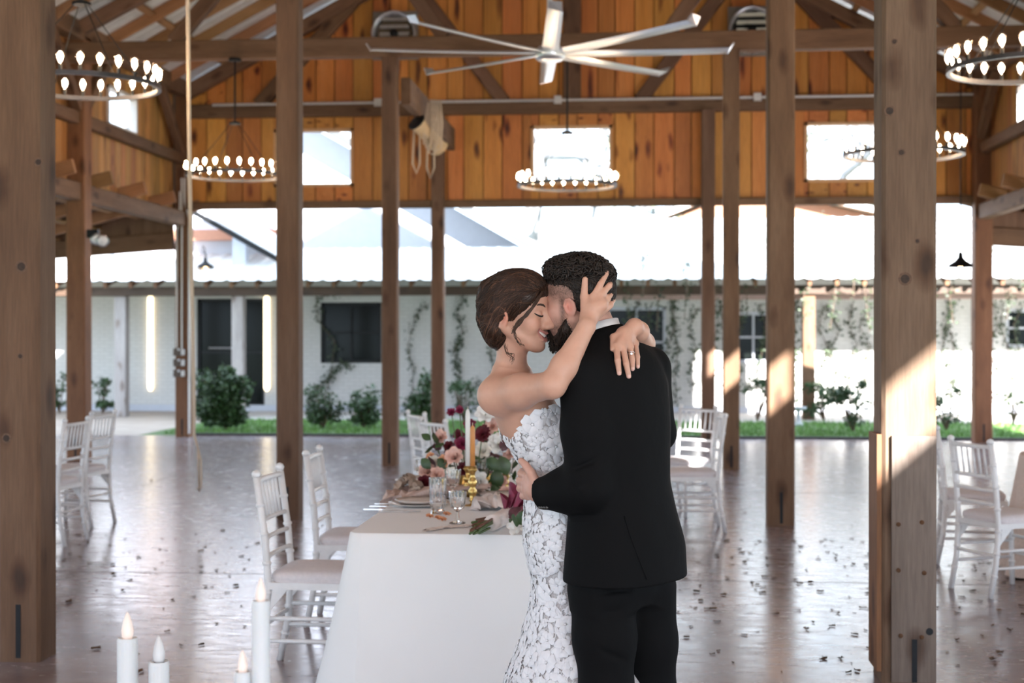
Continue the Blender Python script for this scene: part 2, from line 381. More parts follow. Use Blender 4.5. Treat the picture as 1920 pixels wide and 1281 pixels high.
# side walls -----------------------------------------------------------
SW = [(-1.2, -.1), (3.65, 4.75), (8.5, 9.6), (13.35, 14.45), (18.2, 19.3)]; SZ0, SZ1 = 4.30, 4.84; SB = 3.42
for sgn, xw, nm in ((-1, XL, 'wall_left'), (1, XR, 'wall_right')):
    ws = sempty(nm, (xw, 0, 0)); xo = .13 * sgn
    mb = MB()
    for a, b, c_, d in wall_rects(YB, YE, SB, EAVE + .04, SW, SZ0, SZ1): mb.box((min(xo, xo + .02 * sgn), a, c_), (max(xo, xo + .02 * sgn), b, d))
    mb.obj('wall_backing', M['dark_gap'], ws)  # added sheet, keeps light from coming through the plank gaps
    y = 12.0 if sgn < 0 else 15.5; k = 0
    while y < YE - .15:
        w_ = [.19, .22, .17, .21][k % 4]; a, b = y + .006, y + w_ - .006
        segs = [(a, b, SB, EAVE)]
        for w0, w1 in SW:
            if b > w0 and a < w1:
                segs = []
                if a < w0: segs.append((a, w0, SB, EAVE))
                if b > w1: segs.append((w1, b, SB, EAVE))
                segs += [(max(a, w0), min(b, w1), SB, SZ0), (max(a, w0), min(b, w1), SZ1, EAVE)]
        for s_ in segs:
            if s_[1] - s_[0] > .03: plank(ws, *s_, M['side_plank'], xo - .018 * sgn, ax='y')
        y += w_; k += 1
    for w0, w1 in SW: window((xw + xo, 0, 0), w0, w1, SZ0, SZ1, 'y', 'trim_white')
    for za, zb, th in ((3.18, 3.40, .16), (4.12, 4.27, .12)):
        timber('wall_beam', (0, 5, (za + zb) / 2), (0, 21, (za + zb) / 2), th, zb - za, M['beam'], ws, side=(1, 0, 0))
    timber('eave_plate', (-.02 * sgn, YB, EAVE - .02), (-.02 * sgn, YE, EAVE - .02), .2, .22, M['beam'], ws, side=(1, 0, 0))
    for yb, yy in ((17.0, 18.0), (17.0, 16.0), (20.9, 19.9), (11.7, 12.7)):   # knee braces
        timber('knee_brace', (-.03 * sgn, yb, 4.25), (-.03 * sgn, yy, 5.17), .12, .13, M['beam'], ws, side=(1, 0, 0))
    # lean-to roof outside, with rafters, purlins, posts and end header
    zo = 2.55; xo2 = 3.9 * sgn
    mb = MB(); mb.grid([[(xo, YB, 3.52), (xo, YE + .2, 3.52)], [(xo2, YB, zo), (xo2, YE + .2, zo)]])
    lr = mb.obj('leanto_roof', M['beam'], ws, solid=.02)
    MB().add([(xo, 20.98, 2.9), (xo2, 20.98, zo + .05), (xo2, 20.98, zo), (xo, 20.98, 3.52), (xo, 21.02, 2.9), (xo2, 21.02, zo + .05), (xo2, 21.02, zo), (xo, 21.02, 3.52)], [(0,1,2,3),(7,6,5,4),(0,3,7,4),(0,4,5,1)]).obj('leanto_infill', M['beam'], ws)
    sl = (3.52 - zo) / (abs(xo2) - .13)
    for yy in np.arange(12.5, 21.1, 1.22):
        timber('leanto_rafter', (-.28 * sgn, yy, 3.52 - .11 + .41 * sl), (xo2, yy, zo - .11), .07, .17, M['rafter'], ws, side=(0, 1, 0))
    for q in range(1, 6):
        f = q / 6; timber('leanto_purlin', (xo2 * f, 4, 3.47 - (3.52 - zo) * f), (xo2 * f, YE, 3.47 - (3.52 - zo) * f), .12, .045, M['rafter'], ws)
    timber('leanto_header', (xo, 21.0, 2.96), (xo2, 21.0, 2.60 + .1), .12, .26, M['beam'], ws, side=(0, 1, 0))
    for yy in (11.7, 16.5, 21.0):
        timber('leanto_post', (xo2, yy, 0), (xo2, yy, zo - .1), .18, .18, M['post_warm'], ws)
# rear end of the barn behind the photographer
wr = sempty('wall_front', (0, YB, 0))
mb = MB(); mb.box((XL, 0, 3.5), (XR, .05, EAVE)); mb.add([(XL,0,EAVE),(XR,0,EAVE),(XC,0,roofz(XC)),(XL,.05,EAVE),(XR,.05,EAVE),(XC,.05,roofz(XC))],[(0,2,1),(3,4,5),(0,1,4,3),(1,2,5,4),(2,0,3,5)])
mb.obj('wall_backing', M['plank'], wr)

# roof -----------------------------------------------------------------
ce = sempty('ceiling', (XC, 0, 0))
tm = NT('corrugated_roof_metal'); tm.col(tm.ramp(tm.noise(tm.coords(rnd=False), 6, 4), [(.3, (.66, .64, .63)), (.7, (.80, .78, .78))])); tm.set(Roughness=.5, Metallic=.25); M['roofm'] = tm.m
for s_ in (-1, 1):
    ys = np.arange(YB - .3, YE + .45, .055); P = []
    for i, y in enumerate(ys):
        dz = (.018 if i % 4 in (0, 1) else 0)
        P.append([(s_ * (HALF + .18), y, roofz(XC + HALF + .18) + dz), (0, y, roofz(XC) + dz)])
    MB().grid(P).obj('roof_panel', M['roofm'], ce)
    for y in np.arange(4.6, 21.0, .82):
        timber('rafter', (s_ * (HALF + .05), y, EAVE - .035), (0, y, roofz(XC) - .165), .05, .15, M['rafter'], ce, side=(0, 1, 0))
    for q in range(1, 6):
        xx = HALF * (1.08 - q / 5.2); timber('purlin', (s_ * xx, YB, roofz(XC + xx) - .045), (s_ * xx, YE - .1, roofz(XC + xx) - .045), .10, .04, M['rafter'], ce, side=(1, 0, -s_ * PITCHS))
timber('ridge_board', (0, YB, roofz(XC) - .2), (0, YE - .1, roofz(XC) - .2), .06, .24, M['beam'], ce)

# tie beams and trusses over the post rows ------------------------------
for i, y in enumerate((6.5, 11.65, 16.55)):
    lab = ['near tie beam crossing above the frame', 'tie beam above the second row of posts', 'long weathered tie beam crossing the hall behind the ceiling fan'][i]
    tb = tim('tie_beam', (XL, y, TB + .115), (XR, y, TB + .115), .16, .23, lab, 'beam', 'beam', side=(0, 1, 0), group='roof tie beams')
    for s_ in (-1, 1):
        a = Vector((XC + s_ * 1.3, y, TB + .22)); b = Vector((XC + s_ * 2.5, y, 6.7))
        for p, q, nm in ((a, b, 'truss_web'), (Vector((XC + s_ * 4.55, y, TB + .22)), Vector((XC + s_ * 3.6, y, 6.1)), 'truss_web'),
                         (Vector((XC + s_ * (HALF - .2), y, EAVE - .05)), Vector((XC, y, roofz(XC) - .36)), 'top_chord')):
            o = timber(nm, p, q, .17, .13, M['beam'], None, side=(0, 0, 1))
            o.parent = tb; o.matrix_parent_inverse = Matrix.LocRotScale(tb.location, tb.rotation_euler, None).inverted()
tim('hoist_beam', (-2.70, 16.66, 4.42), (-2.70, 20.82, 4.42), .12, .32, 'rough pale timber running back from the slim post to the end wall', 'beam', 'grey_wood' if 0 else 'beam', side=(1, 0, 0))
# ================================================================== courtyard and buildings outside
gm = NT('grass_soil'); co = gm.coords(rnd=False)
gm.col(gm.ramp(gm.noise(co, 9, 5), [(.3, (.045, .085, .025)), (.7, (.10, .17, .055))])); gm.set(Roughness=.9); M['soil'] = gm.m
gr = struct(MB().box((-90, -60, -.4), (90, 120, -.16)).obj('ground', M['soil']))
lawn = struct(MB().box((-7.6, 21.25, -.2), (16, 25.4, .0)).obj('lawn', M['soil']))
edge = struct(MB().box((-7.0, 21.25, -.1), (16, 21.42, .03)).obj('lawn_edging', plain('edging_dark', (.03, .028, .025), .9)))
walk = struct(MB().box((-16, 21.25, -.2), (-7.6, 28.4, -.005)).obj('walkway', M['walk']))
walk2 = struct(MB().box((-7.6, 25.4, -.2), (16, 28.4, .01)).obj('porch_slab', plain('porch_slab_concrete', (.50, .47, .45), .7)))
M['blade'] = plain('grass_blade', (.13, .27, .06), .6, var=.4, nscale=5)
mb = MB(); r = random.Random(3)
for i in range(15000):
    x = r.uniform(-7.3, 12); y = 21.45 + 3.9 * r.random() ** 1.3; h = r.uniform(.04, .09); a = r.uniform(0, 6.28); w_ = .012
    dx, dy = math.cos(a) * w_, math.sin(a) * w_; lx, ly = r.uniform(-.03, .03), r.uniform(-.03, .03)
    mb.add([(x - dx, y - dy, 0), (x + dx, y + dy, 0), (x + lx, y + ly, h)], [(0, 1, 2)])
tag(mb.obj('grass', M['blade']), 'short green grass strip along the edge of the hall floor', 'grass', kind='stuff')

tm = NT('white_brick'); br = tm.n('ShaderNodeTexBrick'); tm.l(tm.coords((1, 1, 1), rnd=False), br.inputs['Vector'])
mp = br.inputs['Vector'].links[0].from_node; mp.inputs['Rotation'].default_value = (math.pi / 2, 0, 0)
br.inputs['Color1'].default_value = (.60, .59, .575, 1); br.inputs['Color2'].default_value = (.57, .56, .545, 1); br.inputs['Mortar'].default_value = (.50, .49, .475, 1)
br.inputs['Scale'].default_value = 1.0; br.inputs['Brick Width'].default_value = .22; br.inputs['Row Height'].default_value = .075; br.inputs['Mortar Size'].default_value = .008
tm.col(br.outputs[0]); tm.set(Roughness=.8); tm.bump(br.outputs[1], -.4, .006); M['brick'] = tm.m
M['stucco'] = plain('white_stucco', (.52, .54, .60), .8, var=.03, nscale=8)
M['metal_white'] = plain('pale_metal_roof', (.80, .80, .80), .4, .1, var=.05, nscale=3)
YW = 28.2; YP = 26.1
# long white courtyard building: wall, base, window, doors
bld = thing('courtyard_building', 'long low white painted brick building across the courtyard with porch', 'building', (0, YW, 0))
def part(lo, hi, nm, mat, par=None): return MB().box(lo, hi).obj(nm, mat, par or bld)
mb = MB(); x0, x1, zt = -18, 16, 3.3
openings = [(-13.0, -12.05, 0, 2.2), (-8.85, -7.45, 0.1, 2.28), (-6.30, -5.06, .98, 2.2), (-.55, .62, .7, 2.1), (1.9, 2.75, 1.0, 2.0), (7.15, 8.6, 1.3, 2.05)]
x = x0
for a, b, c_, d in openings:
    mb.box((x, 0, 0), (a, .2, zt))
    if c_ > 0: mb.box((a, 0, 0), (b, .2, c_))
    mb.box((a, 0, d), (b, .2, zt)); x = b
mb.box((x, 0, 0), (x1, .2, zt)); mb.obj('brick_wall', M['brick'], bld)
part((x0, -.06, 0), (x1, 0, .13), 'wall_base', M['stucco'])
dk = plain('dark_room', (.012, .012, .011), .6); M['dark'] = dk
dglass = NT('dark_glass'); dglass.col((.006, .008, .007)); dglass.set(Roughness=.12, Specular_IOR_Level=.12); M['dglass'] = dglass.m
for i, (a, b, c_, d) in enumerate(openings):
    nm = 'door' if c_ < .3 else 'window'
    wpar = part((a, .08, c_), (b, .12, d), nm, M['dglass'])
    fm = M['black'] if i in (1, 2, 0) else M['stucco']
    for lo, hi in (((a, .03, c_), (a + .06, .1, d)), ((b - .06, .03, c_), (b, .1, d)), ((a, .03, d - .07), (b, .1, d)), ((a, .03, c_), (b, .1, c_ + .06)),
                   (((a + b) / 2 - .02, .04, c_), ((a + b) / 2 + .02, .09, d)), ((a, .04, (c_ + d) / 2 - .02), (b, .09, (c_ + d) / 2 + .02))):
        MB().box(lo, hi).obj('window_bar', fm, wpar)
    if nm == 'door': MB().tube([((a + b) / 2 - .45, .0, 1.28), ((a + b) / 2 + .1, .0, 1.28)], .018).obj('door_pull', M['steel'], wpar)
# porch: posts, beam, rafter tails, ribbed metal roof
for px in (225, 445, 1517, 880 - 2000):
    p = onY(px, 640, YP)
    if px < 0: continue
    o = timber('porch_post', (p.x, YP - YW + .1, 0), (p.x, YP - YW + .1, 2.42), .22, .22, M['grey_wood'] if px < 1000 else M['post'], bld)
dkb = wood('dark_beam_wood', (.04, .02, .01), (.07, .036, .02), (.10, .055, .032), knots=.4)
o = timber('porch_beam', (x0, YP - YW, 2.36), (x1, YP - YW, 2.36), .16, .17, dkb, bld, side=(0, 1, 0))
timber('porch_beam', (-1.0, YP - YW + .5, 2.25), (x1, YP - YW + .5, 2.25), .1, .11, plain('pink_fascia', (.45, .30, .27), .6), bld, side=(0, 1, 0))
xx = x0
while xx < x1:
    timber('rafter_tail', (xx, YP - YW - .33, 2.47), (xx, -.02, 3.12), .07, .10, M['beam'], bld, side=(1, 0, 0)); xx += .48
P = []; xs = np.arange(x0, x1, .075)
for i, x in enumerate(xs):
    dz = .03 if i % 4 == 0 else 0
    P.append([(x, YP - YW - .42, 2.54 + dz), (x, 0.0, 3.27 + dz)])
MB().grid(P).obj('porch_roof', M['metal_white'], bld)
# upper pitched roof of the right wing
P = [[(x, 0.0, 3.27 + (.03 if i % 4 == 0 else 0)), (x, 2.2, 3.27 + 2.2 * .34 + (.03 if i % 4 == 0 else 0))] for i, x in enumerate(np.arange(-1.55, x1, .075))]
MB().grid(P).obj('wing_roof', M['metal_white'], bld)
mb = MB(); mb.box((-1.55, 2.15, 0), (x1, 2.25, 4.0)); mb.obj('ridge_wall', M['stucco'], bld)

# big white gable behind the porch, its dark rake edges overhanging
YG = 30.0
gb = link('gable_block', None, bld, (0, YG - YW, 0))
pk = Vector((-8.55, 0, 7.05)); rt = Vector((-1.70, 0, 3.12)); lf = Vector((-15.4, 0, 3.0))
MB().add([(lf.x, 0, 0), (rt.x, 0, 0), (rt.x, 0, rt.z - .1), (pk.x, 0, pk.z - .1), (lf.x, 0, lf.z - .1),
          (lf.x, .3, 0), (rt.x, .3, 0), (rt.x, .3, rt.z - .1), (pk.x, .3, pk.z - .1), (lf.x, .3, lf.z - .1)],
         [(0,1,2,3,4),(9,8,7,6,5),(1,6,7,2),(2,7,8,3),(3,8,9,4),(4,9,5,0),(0,5,6,1)]).obj('gable_wall', M['stucco'], gb)
for a, b in ((pk, rt + (rt - pk) * .03), (pk, lf)):
    d = (b - a); n_ = Vector((-d.z, 0, d.x)).normalized(); n_ = n_ if n_.z > 0 else -n_
    mb = MB(); V = []
    for y in (-.85, 2.5):
        for p in (a, b):
            V += [p + Vector((0, y, 0)), p + n_ * .12 + Vector((0, y, 0))]
    mb.add(V, [(0,1,3,2),(4,6,7,5),(0,2,6,4),(1,5,7,3),(0,4,5,1),(2,3,7,6)]); mb.obj('gable_roof', M['metal_white'], gb)
    timber('rake_board', a + n_ * .02 + Vector((0, -.87, 0)), b + n_ * .02 + Vector((0, -.87, 0)), .16, .03, M['steel'] if 0 else plain('rake_dark', (.05, .055, .06), .6), gb, side=n_)
# smaller white entry block at left
eb = link('entry_block', None, bld, (0, 27.9 - YW, 0))
a = onY(388, 384, 27.0); b = onY(532, 468, 27.0)
timber('rake_board', (a.x, -.9, a.z), (b.x, -.9, b.z), .30, .9, M['metal_white'], eb, side=(0, 0, 1))
timber('rake_edge', (a.x - .2, -1.36, a.z - .14), (b.x, -1.36, b.z - .22), .10, .03, M['black'], eb, side=(0, 0, 1))
zc = onY(300, 500, 27.8).z
MB().box((-10.6, -.1, 2.9), (-7.2, .15, 3.95)).obj('entry_wall', M['stucco'], eb)
MB().box((-9.9, -.5, 3.42), (-6.6, -.1, 3.62)).obj('soffit_beam', plain('reddish_soffit', (.42, .19, .12), .6), eb)
p = onY(448, 470, 26.9); MB().box((p.x - .13, -1.0, 2.75), (p.x + .13, -.75, 3.6)).obj('white_column', M['stucco'], eb)
p = onY(229, 470, 26.9); MB().box((p.x - .14, -1.0, 2.75), (p.x + .14, -.7, 3.6)).obj('white_column', M['stucco'], eb)
# far brown gable beyond the right wing
fb = thing('brown_gable_house', 'far house with shallow brown gable above the white metal roof', 'building', (0, 38, 0))
a = onY(1235, 420, 38); b = onY(1700, 420, 38); c_ = onY(1400, 352, 38)
MB().add([(a.x, 0, 0), (b.x, 0, 0), (b.x, 0, a.z), (c_.x, 0, c_.z), (a.x, 0, a.z), (a.x, 4, 0), (b.x, 4, 0), (b.x, 4, a.z), (c_.x, 4, c_.z), (a.x, 4, a.z)],
         [(0,1,2,3,4),(9,8,7,6,5),(1,6,7,2),(4,9,5,0)]).obj('house_wall', plain('brown_siding', (.42, .20, .12), .7), fb)
for p, q in (((a.x - .5, a.z - .1), (c_.x, c_.z + .05)), ((b.x + .5, a.z - .1), (c_.x, c_.z + .05))):
    MB().add([(p[0], -.5, p[1]), (q[0], -.5, q[1]), (q[0], 4.5, q[1]), (p[0], 4.5, p[1]), (p[0], -.5, p[1] + .14), (q[0], -.5, q[1] + .14), (q[0], 4.5, q[1] + .14), (p[0], 4.5, p[1] + .14)],
             [(0,1,2,3),(7,6,5,4),(0,4,5,1),(1,5,6,2),(2,6,7,3),(3,7,4,0)]).obj('house_roof', M['metal_white'], fb)
# ================================================================== chandeliers, fan, electrics
em = NT('bulb_filament_glow'); em.col((1, .8, .5)); em.set(Emission_Color=(1.0, .80, .58, 1), Emission_Strength=66.0); M['bulb'] = em.m
bg2 = NT('bulb_glass'); tt = bg2.t; tr = tt.nodes.new('ShaderNodeBsdfTransparent'); tr.inputs[0].default_value = (1, .93, .86, 1)
gs = tt.nodes.new('ShaderNodeBsdfGlossy'); gs.inputs['Roughness'].default_value = .05; mx = tt.nodes.new('ShaderNodeMixShader'); mx.inputs[0].default_value = .12
tt.links.new(tr.outputs[0], mx.inputs[1]); tt.links.new(gs.outputs[0], mx.inputs[2]); tt.links.new(mx.outputs[0], tt.nodes['Material Output'].inputs[0]); M['bulbglass'] = bg2.m
M['ring'] = plain('ring_iron', (.10, .095, .10), .32, .8)
NB = 26; CR = .56
me_core = MB().ball((0, 0, .085), (.019, .019, .034), 8, 6).mesh('bulb_core', M['bulb'], True)
me_glass = MB().lathe([(.011, .03), (.014, .045), (.028, .075), (.033, .098), (.028, .122), (.012, .136)], 10).mesh('bulb_glass', M['bulbglass'], True)
me_sock = MB().lathe([(.013, -.01), (.013, .03), (.009, .034)], 8).mesh('socket', M['black'])
def ring_mesh():
    prof = [(CR - .006, -.02), (CR + .022, -.02), (CR + .022, .012), (CR - .006, .012)]; n = 64; P = []
    for r_, z in prof + prof[:1]: P.append([(r_ * math.cos(2*math.pi*k/n), r_ * math.sin(2*math.pi*k/n), z) for k in range(n + 1)])
    return MB().grid(P).mesh('ring_band', M['ring'])
me_ring = ring_mesh()
def chandelier(p, ztop, label, parts=True):
    t = thing('ring_chandelier', label, 'chandelier', p, None, 'round bulb chandeliers')
    link('ring_band', me_ring, t)
    hub = .62
    MB().lathe([(.02, hub - .03), (.07, hub - .02), (.07, hub), (.02, hub + .02)], 12).obj('hub', M['black'], t)
    MB().tube([(0, 0, hub), (0, 0, ztop - p[2])], .011, 8).obj('rod', M['black'], t)
    MB().lathe([(.075, ztop - p[2] - .035), (.075, ztop - p[2] - .002), (.02, ztop - p[2])], 14).obj('canopy', M['black'], t)
    for k in range(4):
        a = math.pi / 4 + k * math.pi / 2
        MB().tube([(.05 * math.cos(a), .05 * math.sin(a), hub - .01), (CR * math.cos(a), CR * math.sin(a), .01)], .004, 5).obj('stay_wire', M['black'], t)
    for k in range(NB):
        a = 2 * math.pi * k / NB; q = ((CR + .008) * math.cos(a), (CR + .008) * math.sin(a), .02)
        b = link('bulb', me_core, t, q); link('bulb_glass', me_glass, b); link('socket', me_sock, b)
    return t
chandelier((-4.70, 16.45, 3.42), TB, 'lit ring chandelier at left hanging from the long tie beam, beside the rope')
chandelier((-.78, 16.5, 3.27), TB, 'lit ring chandelier in the centre in front of the middle window')
chandelier((2.62, 14.2, 3.30), roofz(2.62) - .2, 'lit ring chandelier half hidden behind the spliced post')
chandelier((-4.13, 10.35, 3.40), roofz(-4.13) - .2, 'large near ring chandelier at upper left behind the nearest post')
chandelier((2.80, 10.35, 3.42), roofz(2.8) - .2, 'large near ring chandelier cut by the upper right edge')
for x, y in ((-4.2, 3.2), (2.6, 3.2), (-4.2, -3.0), (2.6, -3.0), (-.9, -2.0)):  # extra unseen chandeliers, added to brighten the hall
    chandelier((x, y, 3.4), roofz(x) - .2, 'added unseen lit ring chandelier in the front half of the hall outside the frame')

# ceiling fan
fp = onY(1031, 100, 14.4)
fan = thing('ceiling_fan', 'large silver eight-blade ceiling fan with upturned tips under the roof', 'fan', fp)
M['fan'] = plain('brushed_aluminium', (.72, .72, .74), .3, .75, var=.05); M['fanw'] = plain('fan_white', (.8, .79, .78), .4)
MB().lathe([(.05, -.075), (.13, -.07), (.155, -.04), (.155, .02), (.12, .06), (.06, .075)], 24).obj('motor_housing', M['fan'], fan, smooth=True)
MB().tube([(0, 0, .06), (0, 0, roofz(fp.x) - fp.z - .1)], .03, 12).obj('downrod', M['fanw'], fan)
MB().lathe([(.085, .09), (.085, .13)], 16).obj('collar', M['black'], fan)
Rf = 1.80
bm_ = MB()
P = []
for i in range(12):
    u = .14 + (Rf - .14) * i / 11; cw = .085 - .015 * i / 11; lift = .03 * (i / 11) ** 2
    P.append([(u, -cw, .012 + lift), (u, -cw * .3, .028 + lift), (u, cw * .4, .012 + lift), (u, cw, -.02 + lift), (u, 0, -.006 + lift), (u, -cw, .012 + lift)])
bm_.grid(P); me_bl = bm_.mesh('blade', M['fan'], True)
me_tip = MB().add([(Rf, -.065, .045), (Rf, .065, .01), (Rf + .05, .06, .09), (Rf + .05, -.06, .10), (Rf + .012, -.065, .04), (Rf + .012, .065, .005), (Rf + .062, .06, .085), (Rf + .062, -.06, .095)],
                  [(0,1,2,3),(7,6,5,4),(0,4,5,1),(1,5,6,2),(2,6,7,3),(3,7,4,0)]).mesh('blade_tip', M['fan'])
for k in range(8):
    a = math.radians(4.9 + 45 * k)
    b = link('blade', me_bl, fan, (0, 0, 0), (0, 0, a)); link('blade_tip', me_tip, b)

# exhaust fans on the gable
for px, py, lb, lit in ((741, 48, 'round steel exhaust fan on grey plate high on the gable, left of the ceiling fan', False), (1409, 40, 'round exhaust fan with open louvres high on the gable, right of the ceiling fan', True)):
    p = onY(px, py + 18, YE - .08); t = thing('exhaust_fan', lb, 'fan', (p.x, YE - .03, p.z), None, 'gable exhaust fans')
    MB().box((-.34, -.03, -.36), (.34, 0, .36)).obj('mounting_plate', plain('plate_grey', (.22, .19, .16), .6), t)
    P = []; n = 28
    for r_, y in ((.33, -.03), (.33, -.22), (.305, -.22), (.27, -.05)):
        P.append([(r_ * math.cos(2*math.pi*k/n), y, r_ * math.sin(2*math.pi*k/n)) for k in range(n + 1)])
    MB().grid(P).obj('shroud', M['steel'], t, smooth=True)
    MB().lathe([(.27, 0), (.27, .01)], 24, (0, -1, 0), (0, -.04, 0)).obj('louvre_back', M['black'] if lit else plain('back_bronze', (.18, .14, .10), .3, .6), t)
    for q in range(5): MB().cbox((0, -.12, -.22 + .11 * q), (.44, .05, .05)).obj('louvre', plain('louvre_lit_pale', (.6, .6, .5), .5) if lit else M['steel'], t)  # light on the right fan's louvres is put into their paler colour
    MB().lathe([(.06, 0), (.06, .1), (.03, .12)], 12, (0, -1, 0), (0, -.1, 0)).obj('motor', M['black'], t)

# conduit with junction boxes on the end wall girt and down the corner posts
yc = YE - .165
cd_ = thing('electrical_conduit', 'thin grey conduit along the end wall girt with small junction boxes', 'conduit', (0, yc, 0))
MB().tube([(-6.3, 0, 4.985), (4.86, 0, 4.985), (4.92, 0, 4.93), (4.92, 0, 3.3)], .02, 8).obj('pipe', M['conduit'], cd_)
for px in (709, 1046, 1420): p = onY(px, 190, yc); MB().cbox((p.x, -.02, 4.985), (.11, .06, .11)).obj('junction_box', M['conduit'], cd_)
cp = thing('conduit_riser', 'three grey conduits with switch boxes running down the far left corner post', 'conduit', (-6.80, 20.92, 0))
for dx, z0, z1, r_ in ((-.07, 1.35, 3.1, .012), (.005, 1.3, 3.3, .014), (.118, .05, 3.3, .019)):
    MB().tube([(dx, 0, z0), (dx, 0, z1), (dx * .4, 0, z1 + .25), (dx * .4, 0, z1 + .6)], r_, 8).obj('pipe', M['conduit'], cp)
for z in (1.28, 1.12, .96):
    b = MB().cbox((-.055, -.01, z), (.12, .07, .11)).obj('switch_box', plain('box_dark', (.10, .07, .05), .5), cp)
    MB().cbox((-.03, -.05, z + .04), (.03, .01, .03)).obj('switch', M['white_paint'], b)
    MB().cbox((.03, -.02, z), (.05, .05, .09)).obj('coupling', M['conduit'], cp)
# hanging rope
rp = [onY(352, -260, 11.0), onY(352, 0, 11.0), onY(356, 350, 11.0), onY(361, 600, 11.0), onY(364, 760, 11.0), onY(364, 815, 11.0), onY(371, 840, 11.0), onY(373, 915, 11.0)]
mb = MB(); mb.tube(rp, [.017, .017, .017, .016, .014, .011, .009, .009], 8)
e0, e1 = rp[-2], rp[-1]
mb.tube([e0, e0 + Vector((.025, 0, -.1)), e1 + Vector((.02, 0, .02)), e1 + Vector((.0, 0, -.03)), e1 + Vector((-.012, 0, 0)), e1], .008, 6)
tag(mb.obj('pull_rope', M['rope'], smooth=True), 'pale rope hanging down from the roof at left ending in a small loop', 'rope')
# hoist drum with coiled rope on the hoist beam
hp = onY(784, 232, 17.6)
h = thing('rope_hoist', 'wooden rope drum with dark end and coiled rope hanging under the hoist beam', 'hoist', hp)
MB().lathe([(.10, -.02), (.11, 0), (.095, .03), (.095, .44), (.11, .47)], 18, (.55, .62, -.62), (0, 0, 0)).obj('drum', plain('drum_wood', (.62, .46, .28), .6), h)
MB().lathe([(.06, -.05), (.12, -.04), (.12, -.02), (.05, -.02)], 18, (.55, .62, -.62), (0, 0, 0)).obj('drum_end', M['black'], h)
mb = MB()
for k in range(5):
    dx = .16 + .028 * k; dz = -.25 - .05 * (k % 3)
    mb.tube([(dx, .05 * k * .3, .30), (dx + .02, .02 * k, 0), (dx, .02 * k, dz), (dx - .05, .02 * k, dz - .03), (dx - .09, .02 * k, dz), (dx - .08, .02 * k, .0), (dx - .03, .02 * k, .26)], .012, 6)
mb.tube([(-.05, 0, -.08), (-.07, 0, -.5), (-.02, 0, -.62), (.02, 0, -.5), (.02, 0, -.15)], .012, 6)
mb.tube([(.2, 0, -.2), (.2, .02, -.55), (.15, .02, -.68), (.11, 0, -.55), (.12, 0, -.2)], .012, 6)
mb.obj('coiled_rope', M['rope'], h, smooth=True)
MB().tube([(0, 0, .05), (.02, .05, .25)], .02, 6).obj('hanger', M['black'], h)
# barn lamps
warm = NT('lamp_glow'); warm.col((1, .8, .5)); warm.set(Emission_Color=(1.0, .62, .28, 1), Emission_Strength=14.0); M['warm'] = warm.m
def barn_lamp(p, label, neck):
    t = thing('barn_lamp', label, 'lamp', p, None, 'black barn lamps')
    MB().lathe([(.165, -.10), (.15, -.06), (.075, -.015), (.035, .03), (.03, .09), (.012, .10), (.03, .085), (.03, .025), (.07, -.02), (.145, -.065)], 20, cap=False).obj('shade', M['black'], t, smooth=True)
    MB().ball((0, 0, -.07), .038, 10, 8).obj('bulb', M['warm'], t, smooth=True)
    MB().tube(neck, .009, 6).obj('gooseneck', M['black'], t, smooth=True)
    return t
barn_lamp(onY(385, 492, 26.6), 'black gooseneck barn lamp on the white entry wall at left', [(0, 0, .1), (-.02, .05, .26), (-.14, .3, .34), (-.24, .6, .26), (-.26, 1.12, .12)])
zz = 3.0; q = onY(1801, 487, 19.0)
barn_lamp(q, 'black barn lamp with glowing bulb hanging at right beside the corner post', [(0, 0, .1), (0, 0, .5), (0, 0, roofz(q.x) - q.z - .05)])
# floodlight on the left side post
f = onY(178, 447, 16.8); fl_ = thing('floodlight', 'small silver double floodlight clamped to the left side post', 'lamp', f)
for dx, dz in ((0.02, 0), (.09, -.02)):
    MB().lathe([(.03, -.07), (.045, -.06), (.075, .03), (.08, .05)], 14, (.4, -.8, -.35), (dx, 0, dz)).obj('lamp_head', M['steel'], fl_, smooth=True)
    MB().lathe([(.07, .045), (.04, .06), (0.002, .064)], 14, (.4, -.8, -.35), (dx, 0, dz), cap=False).obj('lens', M['white_paint'], fl_, smooth=True)
MB().cbox((-.04, .04, .06), (.14, .06, .10)).obj('bracket', M['black'], fl_)
# glowing vertical light bars on the courtyard wall
neon = NT('light_bar_glow'); neon.col((1, .9, .7)); neon.set(Emission_Color=(1.0, .80, .50, 1), Emission_Strength=2.6); M['neon'] = neon.m
for px, lb in ((282, 'tall glowing light bar on white wall left of the black door'), (500, 'tall glowing light bar on white wall right of the black door')):
    p = onY(px, 555, YW - .05); p2 = onY(px, 732, YW - .05)
    t = thing('light_bar', lb, 'lamp', (p.x, YW - .05, p2.z), None, 'wall light bars')
    H_ = p.z - p2.z
    pts = [(-.045, 0, .05), (-.045, 0, H_ - .05), (-.02, 0, H_), (.02, 0, H_), (.045, 0, H_ - .05), (.045, 0, .05), (.02, 0, 0), (-.02, 0, 0)]
    MB().tube(pts, .017, 8, closed=True).obj('glow_tube', M['neon'], t)
    MB().box((-.03, .02, .0), (.03, .05, H_)).obj('back_plate', M['white_paint'], t)
